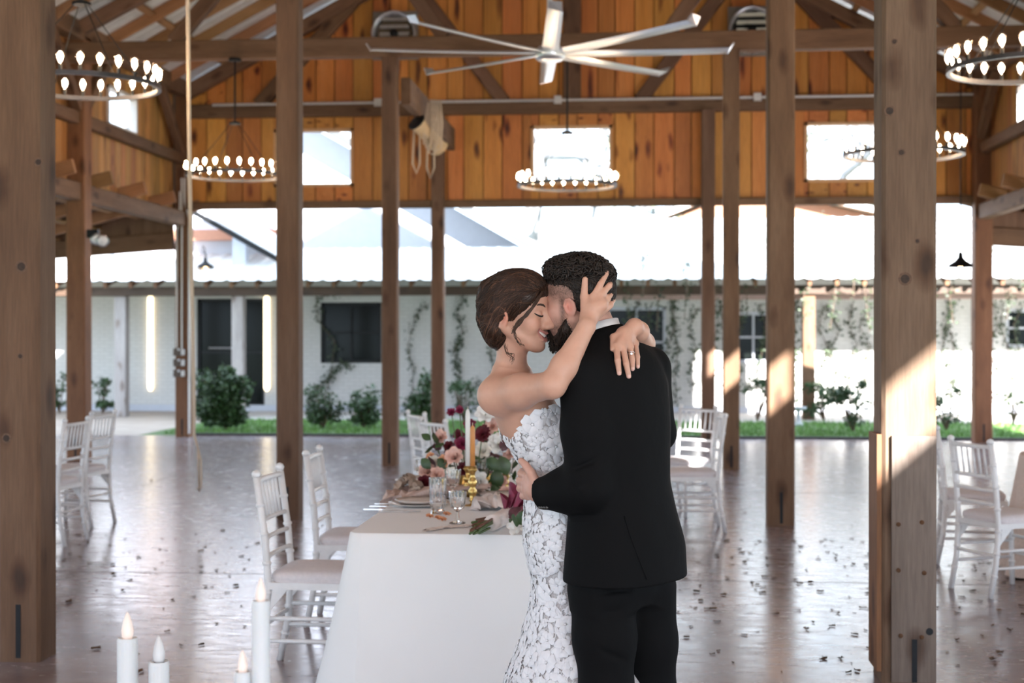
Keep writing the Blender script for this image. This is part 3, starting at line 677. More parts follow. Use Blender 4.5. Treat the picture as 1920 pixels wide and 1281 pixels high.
# ================================================================== chairs
M['chair'] = plain('white_lacquer', (.80, .79, .79), .35, var=.03)
M['cushion'] = plain('ivory_cushion', (.72, .67, .68), .85, var=.05, nscale=60, bump=.2)
def bamboo(pts, r, n=8):
    mb = MB(); mb.tube(pts, r, n)
    P = [Vector(p) for p in pts]; L = sum((P[i+1]-P[i]).length for i in range(len(P)-1)); k = max(1, int(L / .15)); acc = 0; nxt = L / (k + 1)
    for i in range(len(P) - 1):
        d = P[i+1] - P[i]; l = d.length
        while acc + l > nxt and nxt < L - .01:
            q = P[i] + d * ((nxt - acc) / l); mb.lathe([(r, -.009), (r * 1.28, -.004), (r * 1.28, .004), (r, .009)], n, d, q, cap=False); nxt += L / (k + 1)
        acc += l
    return mb
def make_chair():
    t = thing('chiavari_chair', 'x', 'chair')
    c = M['chair']; hw = .185
    for s in (-1, 1):
        bamboo([(s*hw, -.245, 0), (s*hw, -.205, .2), (s*hw, -.19, .42), (s*hw, -.205, .62), (s*hw, -.245, .90)], .0165).lathe([(.019, -.005), (.022, .008), (.016, .02), (.004, .026)], 8, None, (s*hw, -.246, .90)).obj('back_post', c, t, smooth=True)
        bamboo([(s*(hw + .005), .205, 0), (s*hw, .19, .42)], .0165).obj('leg', c, t, smooth=True)
        for z in (.17, .27): MB().tube([(s*hw, -.21, z), (s*hw, .2, z)], .010, 8).obj('stretcher', c, t, smooth=True)
    for z, y in ((.20, .2), (.30, .198)): MB().tube([(-hw, y, z), (hw, y, z)], .010, 8).obj('stretcher', c, t, smooth=True)
    MB().tube([(-hw, -.205, .24), (hw, -.205, .24)], .010, 8).obj('stretcher', c, t, smooth=True)
    MB().box((-.20, -.20, .40), (.20, .205, .43)).obj('seat_frame', c, t)
    for s in (-1, 1):
        MB().add([(s*hw-.008, -.17, .40), (s*hw-.008, -.10, .40), (s*hw-.008, -.185, .30), (s*hw+.008, -.17, .40), (s*hw+.008, -.10, .40), (s*hw+.008, -.185, .30)], [(0,1,2),(5,4,3),(0,3,4,1),(1,4,5,2),(2,5,3,0)]).obj('corner_brace', c, t)
    yb = lambda z: -.205 - (z - .62) * (.04 / .28)
    for z, r in ((.875, .013), (.70, .011), (.62, .011), (.54, .011)):
        MB().tube([(-hw, yb(z), z), (-.08, yb(z) - .012, z), (.08, yb(z) - .012, z), (hw, yb(z), z)], r, 8).obj('back_rail', c, t, smooth=True)
    for k in range(6):
        x = -.13 + .052 * k; MB().tube([(x, yb(.70) - .011, .70), (x, yb(.875) - .011, .875)], .0075, 6).obj('spindle', c, t, smooth=True)
    # cushion with rounded edge
    mb = MB(); P = []
    for rr, z in ((.98, .43), (1.02, .448), (.99, .466), (.86, .478), (.4, .484), (.01, .485)):
        row = []
        for k in range(32):
            a = 2*math.pi*k/32; ca, sa = math.cos(a), math.sin(a); e = .35
            row.append((.195 * rr * math.copysign(abs(ca) ** e, ca), .195 * rr * math.copysign(abs(sa) ** e, sa) + .005, z))
        P.append(row + row[:1])
    mb.grid(P); mb.obj('cushion', M['cushion'], t, smooth=True)
    return t
ch0 = make_chair(); used = [False]
def chair(x, y, ang, label):          # ang: direction the sitter faces, degrees from +X
    if used[0]: o = copy_tree(ch0)
    else: o = ch0; used[0] = True
    o.location = (x, y, 0); o.rotation_euler = (0, 0, math.radians(ang - 90)); o['label'] = label; o['group'] = 'white chiavari chairs'
    return o
chair(-1.42, 6.36, -2, 'white chiavari chair nearest at the left of the head table')
chair(-1.47, 7.50, 2, 'second white chiavari chair from the front at the left of the head table')
def back_at(px, Y, ang): p = onY(px, 700, Y); return p.x + .22 * math.cos(math.radians(ang)), Y + .22 * math.sin(math.radians(ang)), ang
chair(*back_at(817, 10.3, 38), 'white chiavari chair seen behind the flowers, nearer of the two there')
chair(*back_at(786, 11.25, 30), 'white chiavari chair farthest at the left behind the flowers')
chair(.44, 11.25, 184, 'brightly sunlit white chiavari chair right of the groom')
chair(.40, 12.25, 232, 'white chiavari chair behind the sunlit one right of the groom, showing its spindled back')
chair(2.20, 8.70, 24, 'white chiavari chair nearest at the blush round table on the right')
chair(2.28, 9.85, -8, 'white chiavari chair behind the nearest one at the blush round table')
chair(-4.33, 10.15, 176, 'white chiavari chair beside the nearest left post, closer one')
chair(-4.50, 11.15, 172, 'white chiavari chair beside the nearest left post, farther one')

# ================================================================== tables
cm = NT('table_linen'); co = cm.coords(rnd=False); cm.col(cm.ramp(cm.noise(co, 1.5, 3), [(.3, (.80, .80, .80)), (.7, (.85, .85, .85))])); cm.set(Roughness=.9, Sheen_Weight=.2)
wv = cm.n('ShaderNodeTexWave'); wv.inputs['Scale'].default_value = 220; cm.bump(cm.noise(co, 400, 2), .08, .001); M['linen'] = cm.m
M['gauze'] = plain('blush_gauze', (.66, .50, .44), .9, var=.1, nscale=120, bump=.3)
M['blush_cloth'] = plain('blush_lace_cloth', (.70, .56, .48), .9, var=.12, nscale=90, bump=.4)
X0, X1, Y0, Y1, TZ = -1.10, -.12, 5.42, 8.7, .76
tb = thing('head_table', 'long rectangular table fully covered by an ivory floor-length cloth', 'table', ((X0 + X1) / 2, (Y0 + Y1) / 2, 0))
MB().box((-.47, -1.62, .71), (.47, 1.62, .74)).obj('table_top', plain('table_ply', (.4, .28, .16), .6), tb)
for sx in (-1, 1):
    for sy in (-1, 1): MB().tube([(sx*.42, sy*1.5, 0), (sx*.42, sy*1.5, .71)], .018).obj('leg', M['steel'], tb)
def cloth_mesh(per, top, drop_fn, flare, nz=14, centre=(0, 0)):
    # per: closed list of (x, y, nx, ny, arclength)
    rows = []
    for j in range(nz + 1):
        v = j / nz; row = []
        for (x, y, nx, ny, s) in per:
            z, out = drop_fn(v, s, flare); row.append((x + nx * out, y + ny * out, z))
        rows.append(row + row[:1])
    return rows
def rect_per(x0, x1, y0, y1, rc=.05, step=.025):
    pts = []
    segs = [((x0+rc, y0), (x1-rc, y0), (0, -1)), ((x1, y0+rc), (x1, y1-rc), (1, 0)), ((x1-rc, y1), (x0+rc, y1), (0, 1)), ((x0, y1-rc), (x0, y0+rc), (-1, 0))]
    cc = [((x1-rc, y0+rc), -90), ((x1-rc, y1-rc), 0), ((x0+rc, y1-rc), 90), ((x0+rc, y0+rc), 180)]; s = 0
    for i, (a, b, n) in enumerate(segs):
        L = math.hypot(b[0]-a[0], b[1]-a[1]); m = max(2, int(L / step))
        for k in range(m): f = k / m; pts.append((a[0]+(b[0]-a[0])*f, a[1]+(b[1]-a[1])*f, n[0], n[1], s + L * f))
        s += L; (cx, cy), a0 = cc[i]
        for k in range(6):
            an = math.radians(a0 + 90 * k / 6); pts.append((cx + rc*math.cos(an), cy + rc*math.sin(an), math.cos(an), math.sin(an), s + rc * 1.57 * k / 6))
        s += rc * 1.57
    return pts
def drop(v, s, flare):
    if v < .06: return TZ - .0005 - .006 * (v / .06) ** 2, .006 * (v / .06)
    f = (v - .06) / .94
    fold = math.sin(s * 7.3 + 1.3 * math.sin(s * 2.1)) * .55 + math.sin(s * 13.7 + 2) * .25 + .35 * math.sin(s * 3.1 + 1)
    return TZ - .0065 - (TZ - .012) * f, .006 + flare * f ** 1.1 + fold * .038 * f ** .8
per = rect_per(X0 - tb.location.x, X1 - tb.location.x, Y0 - tb.location.y, Y1 - tb.location.y)
mb = MB(); mb.grid(cloth_mesh(per, TZ, drop, .16, 22))
n = len(per); mb.add([(p[0], p[1], TZ - .0005) for p in per], [tuple(range(n))])
o = mb.obj('tablecloth', M['linen'], None, loc=tb.location, smooth=True); tag(o, 'ivory linen tablecloth draped to the floor over the head table behind the bride', 'tablecloth')
# round tables left and right
def round_table(cx, cy, r_, mat, lab1, lab2):
    t = thing('round_table', lab1, 'table', (cx, cy, 0), None, 'round guest tables')
    MB().lathe([(r_ - .02, .71), (r_ - .02, .74)], 32).obj('table_top', plain('table_ply2', (.4, .28, .16), .6), t)
    MB().lathe([(.3, 0), (.28, .03), (.05, .06), (.05, .71)], 16).obj('pedestal', M['steel'], t)
    per = [((r_) * math.cos(a), r_ * math.sin(a), math.cos(a), math.sin(a), a * r_) for a in np.linspace(0, 2*math.pi, 120, endpoint=False)]
    def dr(v, s, fl):
        if v < .06: return .76 - .006 * (v / .06) ** 2, .006 * (v / .06)
        f = (v - .06) / .94; return .754 - .74 * f, .006 + .10 * f + .045 * f * math.sin(s / r_ * 16 + math.sin(s / r_ * 5))
    mb = MB(); mb.grid(cloth_mesh(per, .76, dr, .1, 14)); mb.add([(p[0], p[1], .76) for p in per], [tuple(range(120))])
    o = mb.obj('round_tablecloth', mat, None, loc=(cx, cy, 0), smooth=True); tag(o, lab2, 'tablecloth', 'cloths on the round guest tables')
tc = onY(1884, 900, 9.3).x + .87
round_table(tc, 9.3, .75, M['blush_cloth'], 'round guest table at right hidden under a blush cloth', 'blush textured tablecloth on the round table at the right edge')
round_table(-5.62, 10.7, .75, M['linen'], 'round guest table behind the nearest left post', 'white tablecloth on the round table behind the nearest left post')
# plate and glass on the right table
tag(MB().lathe([(.09, 0), (.13, .012), (.135, .016), (.09, .006)], 24).obj('charger_plate', plain('gold_rim_plate', (.75, .6, .45), .3), None, (tc - .55, 9.2, .76), smooth=True), 'pale plate on the blush round table at right', 'plate')

# ================================================================== foreground candles
wax = NT('ivory_wax'); wax.col((.66, .68, .70)); wax.set(Roughness=.5, Subsurface_Weight=.3, Subsurface_Radius=(.02, .015, .01)); M['wax'] = wax.m
fl_m = NT('led_flame'); fl_m.col((.70, .62, .58)); fl_m.set(Emission_Color=(1.0, .70, .55, 1), Emission_Strength=.22, Roughness=.4); M['flame'] = fl_m.m
flo = NT('led_flame_off'); flo.col((.66, .66, .67)); flo.set(Roughness=.4); M['flame_off'] = flo.m
ft = thing('candle_table', 'small low side table carrying the flameless candles in the foreground', 'table', (-.87, 2.68, 0))
MB().box((-.42, -.34, .66), (.42, .34, .69)).obj('table_top', M['white_paint'], ft)
for sx in (-1, 1):
    for sy in (-1, 1): MB().tube([(sx*.36, sy*.28, 0), (sx*.36, sy*.28, .66)], .02).obj('leg', M['white_paint'], ft)
def led_candle(px, py, d, r_, lab, lit=True, cone=False):
    p = atD(px, py, d); h = p.z - .69
    t = thing('flameless_candle', lab, 'candle', (p.x, p.y, .69), None, 'flameless candles in the foreground')
    MB().lathe([(r_, 0), (r_, h - .006), (r_ * .93, h), (r_ * .55, h - .002), (r_ * .45, h - .008)], 24).obj('candle_body', M['wax'], t, smooth=False)
    hf = r_ * 2.5
    MB().lathe([(r_ * .30, h - .012), (r_ * .56, h + hf * .1), (r_ * .60, h + hf * .28), (r_ * .45, h + hf * .6), (r_ * .18, h + hf * .92), (.001, h + hf)], 14).obj('flame_tip', M['flame'] if lit else M['flame_off'], t, smooth=True)
led_candle(239, 1196, 3.0, .0215, 'lit flameless candle with pink tip at the lower left, leftmost one')
led_candle(298, 1240, 3.0, .0215, 'unlit flameless candle with a white tip next to the leftmost one', False)
led_candle(489, 1126, 2.62, .0165, 'tallest and palest flameless candle in the foreground')
led_candle(455, 1259, 2.62, .0155, 'short flameless candle just left of the tallest one')

# ================================================================== table setting
brass = plain('aged_brass', (.55, .36, .12), .28, .95, var=.12); M['brass'] = brass
gls = NT('crystal_glass'); gls.col((1, 1, 1)); gls.set(Transmission_Weight=1.0, Roughness=.03, IOR=1.45); M['crystal'] = gls.m
def stick_profile(h):
    f = [(.042, 0), (.042, .006), (.03, .02), (.012, .04), (.010, .10), (.018, .13), (.012, .16), (.017, .30), (.020, .38), (.012, .44), (.016, .50), (.021, .60), (.014, .68), (.010, .74), (.012, .82), (.022, .90), (.022, .93), (.016, .94), (.018, 1.0), (.018, 1.0)]
    return [(r_, z * h) for r_, z in f]
def candlestick(p, h, cmat, ch_, lab1, lab2):
    t = MB().lathe(stick_profile(h), 18).obj('candlestick', M['brass'], None, p, smooth=True); tag(t, lab1, 'candlestick', 'brass candlesticks on the head table')
    c = thing('taper_candle', lab2, 'candle', (p[0], p[1], p[2] + h), None, 'taper candles on the head table')
    MB().lathe([(.0115, 0), (.0115, ch_ * .9), (.009, ch_ * .96), (.003, ch_)], 14).obj('wax_taper', cmat, c, smooth=True)
    MB().tube([(0, 0, ch_ - .002), (.001, 0, ch_ + .012)], .0016, 5).obj('wick', M['rope'], c)
M['wax_white'] = plain('white_wax', (.82, .80, .78), .45, var=.02); M['wax_orange'] = plain('amber_wax', (.62, .27, .08), .45, var=.05)
cs1 = onZ(886, 948, TZ); cs2 = onZ(877, 931, TZ); cs3 = onZ(948, 921, TZ)
def zat(p, py): return (CO + ray(960, py) * 1)  # unused
def hgt(base, py):  # height whose projection lies at py above base
    r = ray(886, py); k = base.y / r.y; return (CO + r * k).z - TZ
candlestick(cs1, hgt(cs1, 874), M['wax_orange'], hgt(cs1, 798) - hgt(cs1, 874), 'turned brass candlestick at the front of the flowers, nearer one', 'amber taper candle beside the white one in the flowers')
candlestick(cs2, hgt(cs2, 874), M['wax_white'], hgt(cs2, 767) - hgt(cs2, 874), 'turned brass candlestick just behind the nearest brass one', 'tall white taper candle in the flowers')
candlestick(cs3, hgt(cs3, 874), M['wax_orange'], hgt(cs3, 800) - hgt(cs3, 874), 'brass candlestick beside the waist of the bride', 'amber taper candle close to the back of the bride')
cs4 = onZ(915, 905, TZ); candlestick(cs4, hgt(cs4, 850), plain('blush_wax', (.75, .52, .48), .45), hgt(cs4, 765) - hgt(cs4, 850), 'brass candlestick at the back of the flowers', 'blush taper candle at the back of the flowers')
def goblet(px, py, top, lab, r_=.036, stem=True):
    p = onZ(px, py, TZ + .001); h = hgt(p, top)
    n = 24; t = thing('crystal_goblet', lab, 'glass', (p.x, p.y, TZ), None, 'cut crystal glasses on the head table')
    s0 = .42 if stem else .04
    prof = ([(.032, 0), (.032, .003), (.008, .012), (.006, h * .36), (.012, h * .40)] if stem else [(.028, 0), (.03, .004)])
    prof += [(r_ * .75, h * (s0 + .06)), (r_ * .95, h * (s0 + .25)), (r_, h * .8), (r_ * 1.04, h), (r_ * .98, h), (r_ * .93, h * .8), (r_ * .86, h * (s0 + .25)), (r_ * .5, h * (s0 + .1)), (.002, h * (s0 + .08))]
    V = []; F = []
    for j, (rr, z) in enumerate(prof):
        for k in range(n):
            a = 2*math.pi*k/n; rc = rr * (1 + (.035 if k % 2 and rr > .02 and j < len(prof) - 5 else 0)); V.append((rc*math.cos(a), rc*math.sin(a), z))
    for j in range(len(prof) - 1):
        for k in range(n): k2 = (k+1) % n; F.append((j*n+k, j*n+k2, (j+1)*n+k2, (j+1)*n+k))
    F.append(tuple(range(n-1, -1, -1))); F.append(tuple((len(prof)-1)*n+k for k in range(n)))
    MB().add(V, F).obj('bowl', M['crystal'], t, smooth=False)
goblet(821, 963, 897, 'cut crystal tumbler at the front left of the table setting', .036, False)
goblet(858, 981, 922, 'cut crystal goblet standing closest to the table edge', .034)
goblet(849, 935, 881, 'tall cut crystal goblet behind the front two glasses', .036)
goblet(903, 925, 867, 'cut crystal goblet right of the brass candlesticks', .028)
goblet(950, 920, 856, 'cut crystal goblet beside the bride', .034)
goblet(790, 908, 862, 'cut crystal glass at the far left of the flowers', .03)
M['china'] = plain('ivory_china', (.72, .66, .62), .25, var=.03)
for px, py, lb in ((785, 948, 'ivory dinner plate at the left of the table setting'), (940, 936, 'ivory dinner plate under the pale fabric near the bride'), (790, 905, 'ivory dinner plate farther along the left of the table')):
    p = onZ(px, py, TZ)
    for q in range(2):
        tag(MB().lathe([(.07, 0), (.09, .003), (.135 - .03*q, .012), (.138 - .03*q, .015), (.09, .008), (.001, .006)], 32).obj('dinner_plate', M['china'], None, (p.x, p.y, TZ + .001 + .0125 * q), smooth=True), lb + (', upper of two' if q else ', lower of two'), 'plate', 'plates on the head table')
silver = plain('silver_cutlery', (.8, .8, .8), .15, 1.0); M['silver'] = silver
for k, (px, py, nm) in enumerate(((724, 957, 'knife'), (735, 951, 'spoon'), (744, 946, 'fork'), (755, 961, 'fork'))):
    p = onZ(px, py, TZ); L = .10; mb = MB()
    mb.add([(-L, -.005, 0), (.01, -.004, 0), (.01, .004, 0), (-L, .006, 0), (-L, -.005, .004), (.01, -.004, .004), (.01, .004, .004), (-L, .006, .004)], [(0,3,2,1),(4,5,6,7),(0,1,5,4),(1,2,6,5),(2,3,7,6),(3,0,4,7)])
    if nm == 'knife': mb.add([(.01, -.008, .001), (.09, -.006, .001), (.10, .004, .001), (.01, .006, .001), (.01, -.008, .003), (.09, -.006, .002), (.10, .004, .002), (.01, .006, .003)], [(0,3,2,1),(4,5,6,7),(0,1,5,4),(1,2,6,5),(2,3,7,6),(3,0,4,7)])
    elif nm == 'spoon': mb.ball((.035, 0, .004), (.03, .018, .005))
    else:
        mb.cbox((.02, 0, .003), (.03, .022, .003))
        for q in range(4): mb.cbox((.055, -.009 + .006 * q, .003), (.045, .003, .003))
    tag(mb.obj('table_' + nm, silver, None, (p.x, p.y, TZ + .001), (0, 0, .05 * k)), ['silver knife by the left table edge', 'silver spoon by the left table edge', 'silver fork left of the plate', 'silver fork in front of the plate, nearest to the table front'][k], nm)
# gauze runner
def fabric(name, pts, width, lab, mat, seed, amp=.035, cross=(0, 1, 0)):
    r = random.Random(seed); P = []; pts = [Vector(p) for p in pts]; n = 40; m = 14
    for i in range(n + 1):
        f = i / n * (len(pts) - 1); k = min(int(f), len(pts) - 2); q = pts[k].lerp(pts[k+1], f - k)
        row = []
        for j in range(m + 1):
            v = j / m - .5; w_ = width * (1 + .25 * math.sin(i * .31 + seed))
            zz = abs(amp * (math.sin(j * 1.7 + i * .22 + seed) * .6 + math.sin(j * .9 - i * .31 + seed * 2) * .6)) * min(1, (i + 2) / 6)
            row.append(q + Vector(cross) * (v * w_) + Vector((.02 * math.sin(j * 1.1 + i * .5), 0, zz)))
        P.append(row)
    o = MB().grid(P).obj(name, mat, None, smooth=True); tag(o, lab, 'fabric'); return o
e = TZ + .004
fabric('gauze_runner', [Vector((X0 - .07, 6.55, TZ - .14)), Vector((X0 - .045, 6.55, TZ + .0)), Vector((X0 + .05, 6.6, e)), Vector((X0 + .2, 6.7, e + .015)), Vector((X0 + .40, 6.75, e + .02))], .26, 'blush gauze runner spilling over the left edge of the head table', M['gauze'], 2)
fabric('gauze_scarf', [onZ(890, 955, TZ), onZ(920, 953, TZ) + Vector((0, 0, .01)), onZ(960, 955, TZ) + Vector((0, 0, .01)), onZ(1010, 955, TZ)], .22, 'pale blush gauze bunched beside the bouquet', plain('pale_gauze', (.80, .71, .67), .9, var=.06), 5, .05)
fabric('silk_ribbon', [onZ(905, 985, TZ), onZ(870, 988, TZ), onZ(835, 990, TZ), onZ(800, 996, TZ)], .05, 'thin pale ribbon trailing from the bouquet across the cloth', plain('pale_ribbon', (.78, .70, .66), .7), 8, .006)
o = fabric('napkin', [onZ(745, 930, TZ) + Vector((0, 0, .03)), onZ(765, 925, TZ) + Vector((0, 0, .06)), onZ(785, 932, TZ) + Vector((0, 0, .03))], .12, 'folded taupe napkin on the left dinner plate', plain('taupe_napkin', (.42, .33, .27), .9), 3, .03)
# flowers -----------------------------------------------------------
def petal(mb, base, out, up, L, W, curl, cup=.35, n=5):
    out = Vector(out).normalized(); up = Vector(up).normalized(); side = out.cross(up).normalized(); P = []
    for i in range(n):
        f = i / (n - 1); row = []
        c = Vector(base) + out * (L * (f - .25 * curl * f * f)) + up * (L * (.55 * f - curl * f * f))
        w_ = W * math.sin(math.pi * (.12 + .80 * f)) ** .8
        for j in (-1, -.5, 0, .5, 1): row.append(c + side * (w_ * j) + up * (cup * w_ * j * j))
        P.append(row)
    mb.grid(P)
def bloom(c, r_, kind, axis, rng):
    mb = MB(); ax = Vector(axis).normalized(); a1 = ax.orthogonal().normalized(); a2 = ax.cross(a1)
    layers = {'rose': [(3, .30, .1, .9), (5, .5, .2, .9), (6, .75, .35, .8), (7, 1.0, .6, .55)], 'dahlia': [(8, .35, .2, .75), (12, .55, .3, .55), (14, .78, .4, .4), (16, 1.0, .5, .15)],
              'anemone': [(5, .6, .3, .5), (7, 1.0, .5, .2)], 'orchid': [(2, .8, .4, .3), (3, 1.0, .4, .1)]}[kind]
    for n_, s, curl, lift in layers:
        a0 = rng.uniform(0, 6)
        for k in range(n_):
            a = a0 + 2*math.pi*k/n_ + rng.uniform(-.12, .12); d = a1 * math.cos(a) + a2 * math.sin(a)
            out = (d * (1 - lift * .6) + ax * lift).normalized(); up = (ax - out * ax.dot(out)); up = up.normalized() if up.length > .05 else d
            petal(mb, Vector(c) - ax * r_ * .35, out, up, r_ * s * rng.uniform(.9, 1.1), r_ * s * (.42 if kind == 'rose' else .26 if kind == 'dahlia' else .38), curl, .45)
    return mb
FC = {'burgundy': plain('burgundy_petal', (.11, .006, .015), .6, var=.3), 'wine': plain('wine_petal', (.20, .012, .05), .55, var=.3), 'blush': plain('blush_petal', (.78, .50, .42), .6, var=.15),
      'peach': plain('peach_petal', (.78, .38, .20), .6, var=.15), 'ivory': plain('ivory_petal', (.80, .76, .68), .6, var=.06), 'white': plain('white_petal', (.82, .81, .78), .6, var=.04)}
M['leaf'] = plain('dark_leaf', (.035, .075, .022), .4, var=.4, nscale=12); M['leaf_wine'] = plain('wine_leaf', (.09, .03, .04), .45, var=.4); M['stem'] = plain('green_stem', (.07, .11, .03), .5, var=.3)
def leaf_mesh(nm, mat, L=.1, W=.04):
    P = []
    for i in range(7):
        f = i / 6; w_ = W * math.sin(math.pi * f) ** .8 * (1 - .25 * f) + .0008
        P.append([(L * f, -w_, -.006 * math.sin(3 * f) + .25 * w_), (L * f, 0, .012 * math.sin(3.1 * f)), (L * f, w_, -.006 * math.sin(3 * f) + .25 * w_)])
    return MB().grid(P).mesh(nm, mat, True)
LM = leaf_mesh('leaf', M['leaf']); LW = leaf_mesh('leaf', M['leaf_wine'])
fa_c = onZ(880, 925, TZ)
fa = thing('flower_arrangement', 'lush centrepiece of burgundy, blush and ivory flowers with dark leaves on the head table', 'flowers', (fa_c.x, fa_c.y, TZ))
rf = random.Random(21)
def fpos(px, py, dy): return onY(px, py, fa_c.y + dy) - Vector((fa_c.x, fa_c.y, TZ))
fl_list = [(903, 812, .0265, 'dahlia', 'burgundy', -.05), (866, 833, .028, 'rose', 'wine', 0), (846, 773, .016, 'rose', 'wine', .05), (862, 769, .017, 'rose', 'wine', .05), (852, 857, .036, 'rose', 'blush', -.05),
           (832, 866, .026, 'rose', 'peach', -.02), (812, 868, .03, 'rose', 'ivory', .05), (802, 884, .034, 'rose', 'blush', 0), (885, 855, .04, 'rose', 'ivory', .1), (905, 845, .034, 'rose', 'ivory', .05),
           (910, 775, .032, 'anemone', 'white', .1), (922, 800, .034, 'rose', 'blush', .12), (935, 830, .036, 'anemone', 'white', .08), (895, 905, .045, 'rose', 'white', -.06), (872, 880, .03, 'rose', 'burgundy', -.02),
           (843, 838, .022, 'rose', 'burgundy', .05), (795, 905, .028, 'rose', 'burgundy', -.05), (826, 820, .03, 'rose', 'blush', .15), (940, 870, .03, 'rose', 'ivory', .05), (820, 890, .028, 'rose', 'blush', -.08),
           (860, 815, .018, 'anemone', 'burgundy', .1), (880, 795, .02, 'anemone', 'wine', .12), (938, 905, .03, 'rose', 'blush', -.02), (918, 870, .03, 'rose', 'ivory', .1), (925, 772, .03, 'rose', 'white', .16),
           (845, 890, .03, 'rose', 'ivory', -.05), (955, 850, .03, 'rose', 'blush', .1), (948, 925, .026, 'rose', 'blush', -.05), (808, 858, .022, 'rose', 'peach', .1)]
for px, py, r_, kind, colr, dy in fl_list:
    q = fpos(px, py, dy); ax = Vector((rf.uniform(-.4, .4), -1, rf.uniform(.2, .7)))
    b = bloom((0, 0, 0), r_ * 1.95, kind, ax, rf).obj('bloom', FC[colr], fa, q, smooth=True)
    MB().tube([q - ax.normalized() * .012, (q.x * .7, q.y * .7 + .02, q.z * .5), (q.x * .35, q.y * .3 + .03, .02)], .003, 5).obj('stem', M['stem'], fa)
for k in range(75):
    px = rf.uniform(800, 965); py = 905 - abs(rf.gauss(0, 1)) * 42
    if py < 790: py = rf.uniform(830, 900)
    q = fpos(px, py, rf.uniform(-.02, .22)); R_ = Euler((rf.uniform(-1, 1), rf.uniform(-1.3, .4), rf.uniform(-3.1, 3.1)))
    link('leaf', LM if rf.random() < .65 else LW, fa, q, R_, (rf.uniform(.45, .85),) * 3)
for px, py, s in ((930, 880, 1.0), (938, 855, 1.0), (912, 860, .9), (925, 905, 1.0), (790, 860, .7), (820, 860, .7)):
    link('leaf', LM, fa, fpos(px, py, -.04), Euler((1.4, rf.uniform(.6, 1.6), rf.uniform(-.4, .4))), (s,) * 3)
MB().lathe([(.06, 0), (.075, .05), (.06, .09), (.055, .09)], 16).obj('vase', M['brass'], fa)
# bouquet lying at the front edge
bq = onZ(935, 985, TZ); bo = thing('bridal_bouquet', 'bouquet of burgundy calla lilies with ribbon-wrapped stems lying on the table edge', 'bouquet', (bq.x, bq.y, TZ + .002))
M['stem_wine'] = plain('wine_stem', (.13, .05, .03), .5, var=.4)
def bp(px, py, h=.035): return onZ(px, py, TZ + h) - Vector(bo.location)
for k in range(22):
    a = rf.uniform(0, 6.28); rr = rf.uniform(0, .024); s = bp(938, 972) + Vector((0, math.cos(a) * rr, math.sin(a) * rr)); e_ = bp(rf.uniform(880, 900), rf.uniform(974, 1002), .03 + .9 * rr * math.sin(a))
    MB().tube([s, s.lerp(e_, .5), e_], .0046, 6).obj('stem', M['stem'] if k % 2 else M['stem_wine'], bo, smooth=True)
MB().tube([bp(922, 981), bp(932, 977), bp(945, 970), bp(958, 964)], [.032, .030, .033, .040], 14).obj('ribbon_wrap', plain('blush_ribbon', (.80, .72, .69), .7, bump=.3, nscale=40), bo, smooth=True)
def calla(px0, py0, px1, py1, d, w_):
    a = bp(px0, py0, .04); b = onY(px1, py1, a.y + bq.y + .05 + d) - Vector(bo.location); ax = (b - a); L = ax.length; ax.normalize(); s1 = ax.orthogonal().normalized(); s2 = ax.cross(s1); P = []
    for i in range(9):
        f = i / 8; row = []
        for k in range(13):
            an = -2.75 + 5.5 * k / 12 + 1.5; rr = w_ * (.15 + .85 * f ** 1.4) * (1 + .15 * math.cos(an - 1.5)); tip = L * f * (1 + .32 * f * math.cos(an - 1.5))
            row.append(a + ax * tip + (s1 * math.cos(an) + s2 * math.sin(an)) * rr)
        P.append(row)
    sp = MB().grid(P).obj('calla_spathe', FC['wine'], bo, smooth=True)
    MB().tube([a + ax * L * .1, a + ax * L * .8], [.004, .003], 6).obj('spadix', M['stem_wine'], sp)
for a in ((955, 972, 984, 925, -.02, .030), (952, 966, 966, 918, .0, .030), (948, 968, 948, 932, .0, .022), (958, 974, 1000, 945, -.02, .028), (958, 962, 982, 905, .03, .032)): calla(*a)
for px, py, c_ in ((970, 986, 'white'), (978, 976, 'white'), (988, 985, 'ivory'), (962, 990, 'white')):
    bloom((0, 0, 0), .034, 'orchid', (rf.uniform(-.3, .3), -1, .5), rf).obj('bloom', FC[c_], bo, bp(px, py, .03), smooth=True)
for k in range(10): link('leaf', LM if k % 2 else LW, bo, bp(rf.uniform(945, 985), rf.uniform(955, 990), rf.uniform(.03, .06)), Euler((rf.uniform(0, 2), rf.uniform(-1, .5), rf.uniform(-2, 1))), (.7,) * 3)
for px, py in ((806, 971), (822, 974), (838, 967), (830, 977)):
    p = onZ(px, py, TZ); tag(bloom((0, 0, 0), .022, 'anemone', (.2, -.3, 1), rf).obj('fallen_petals', FC['peach'], None, (p.x, p.y, TZ + .01), smooth=True), 'loose peach petals fallen on the cloth in front of the glasses', 'petals', 'fallen peach petals')
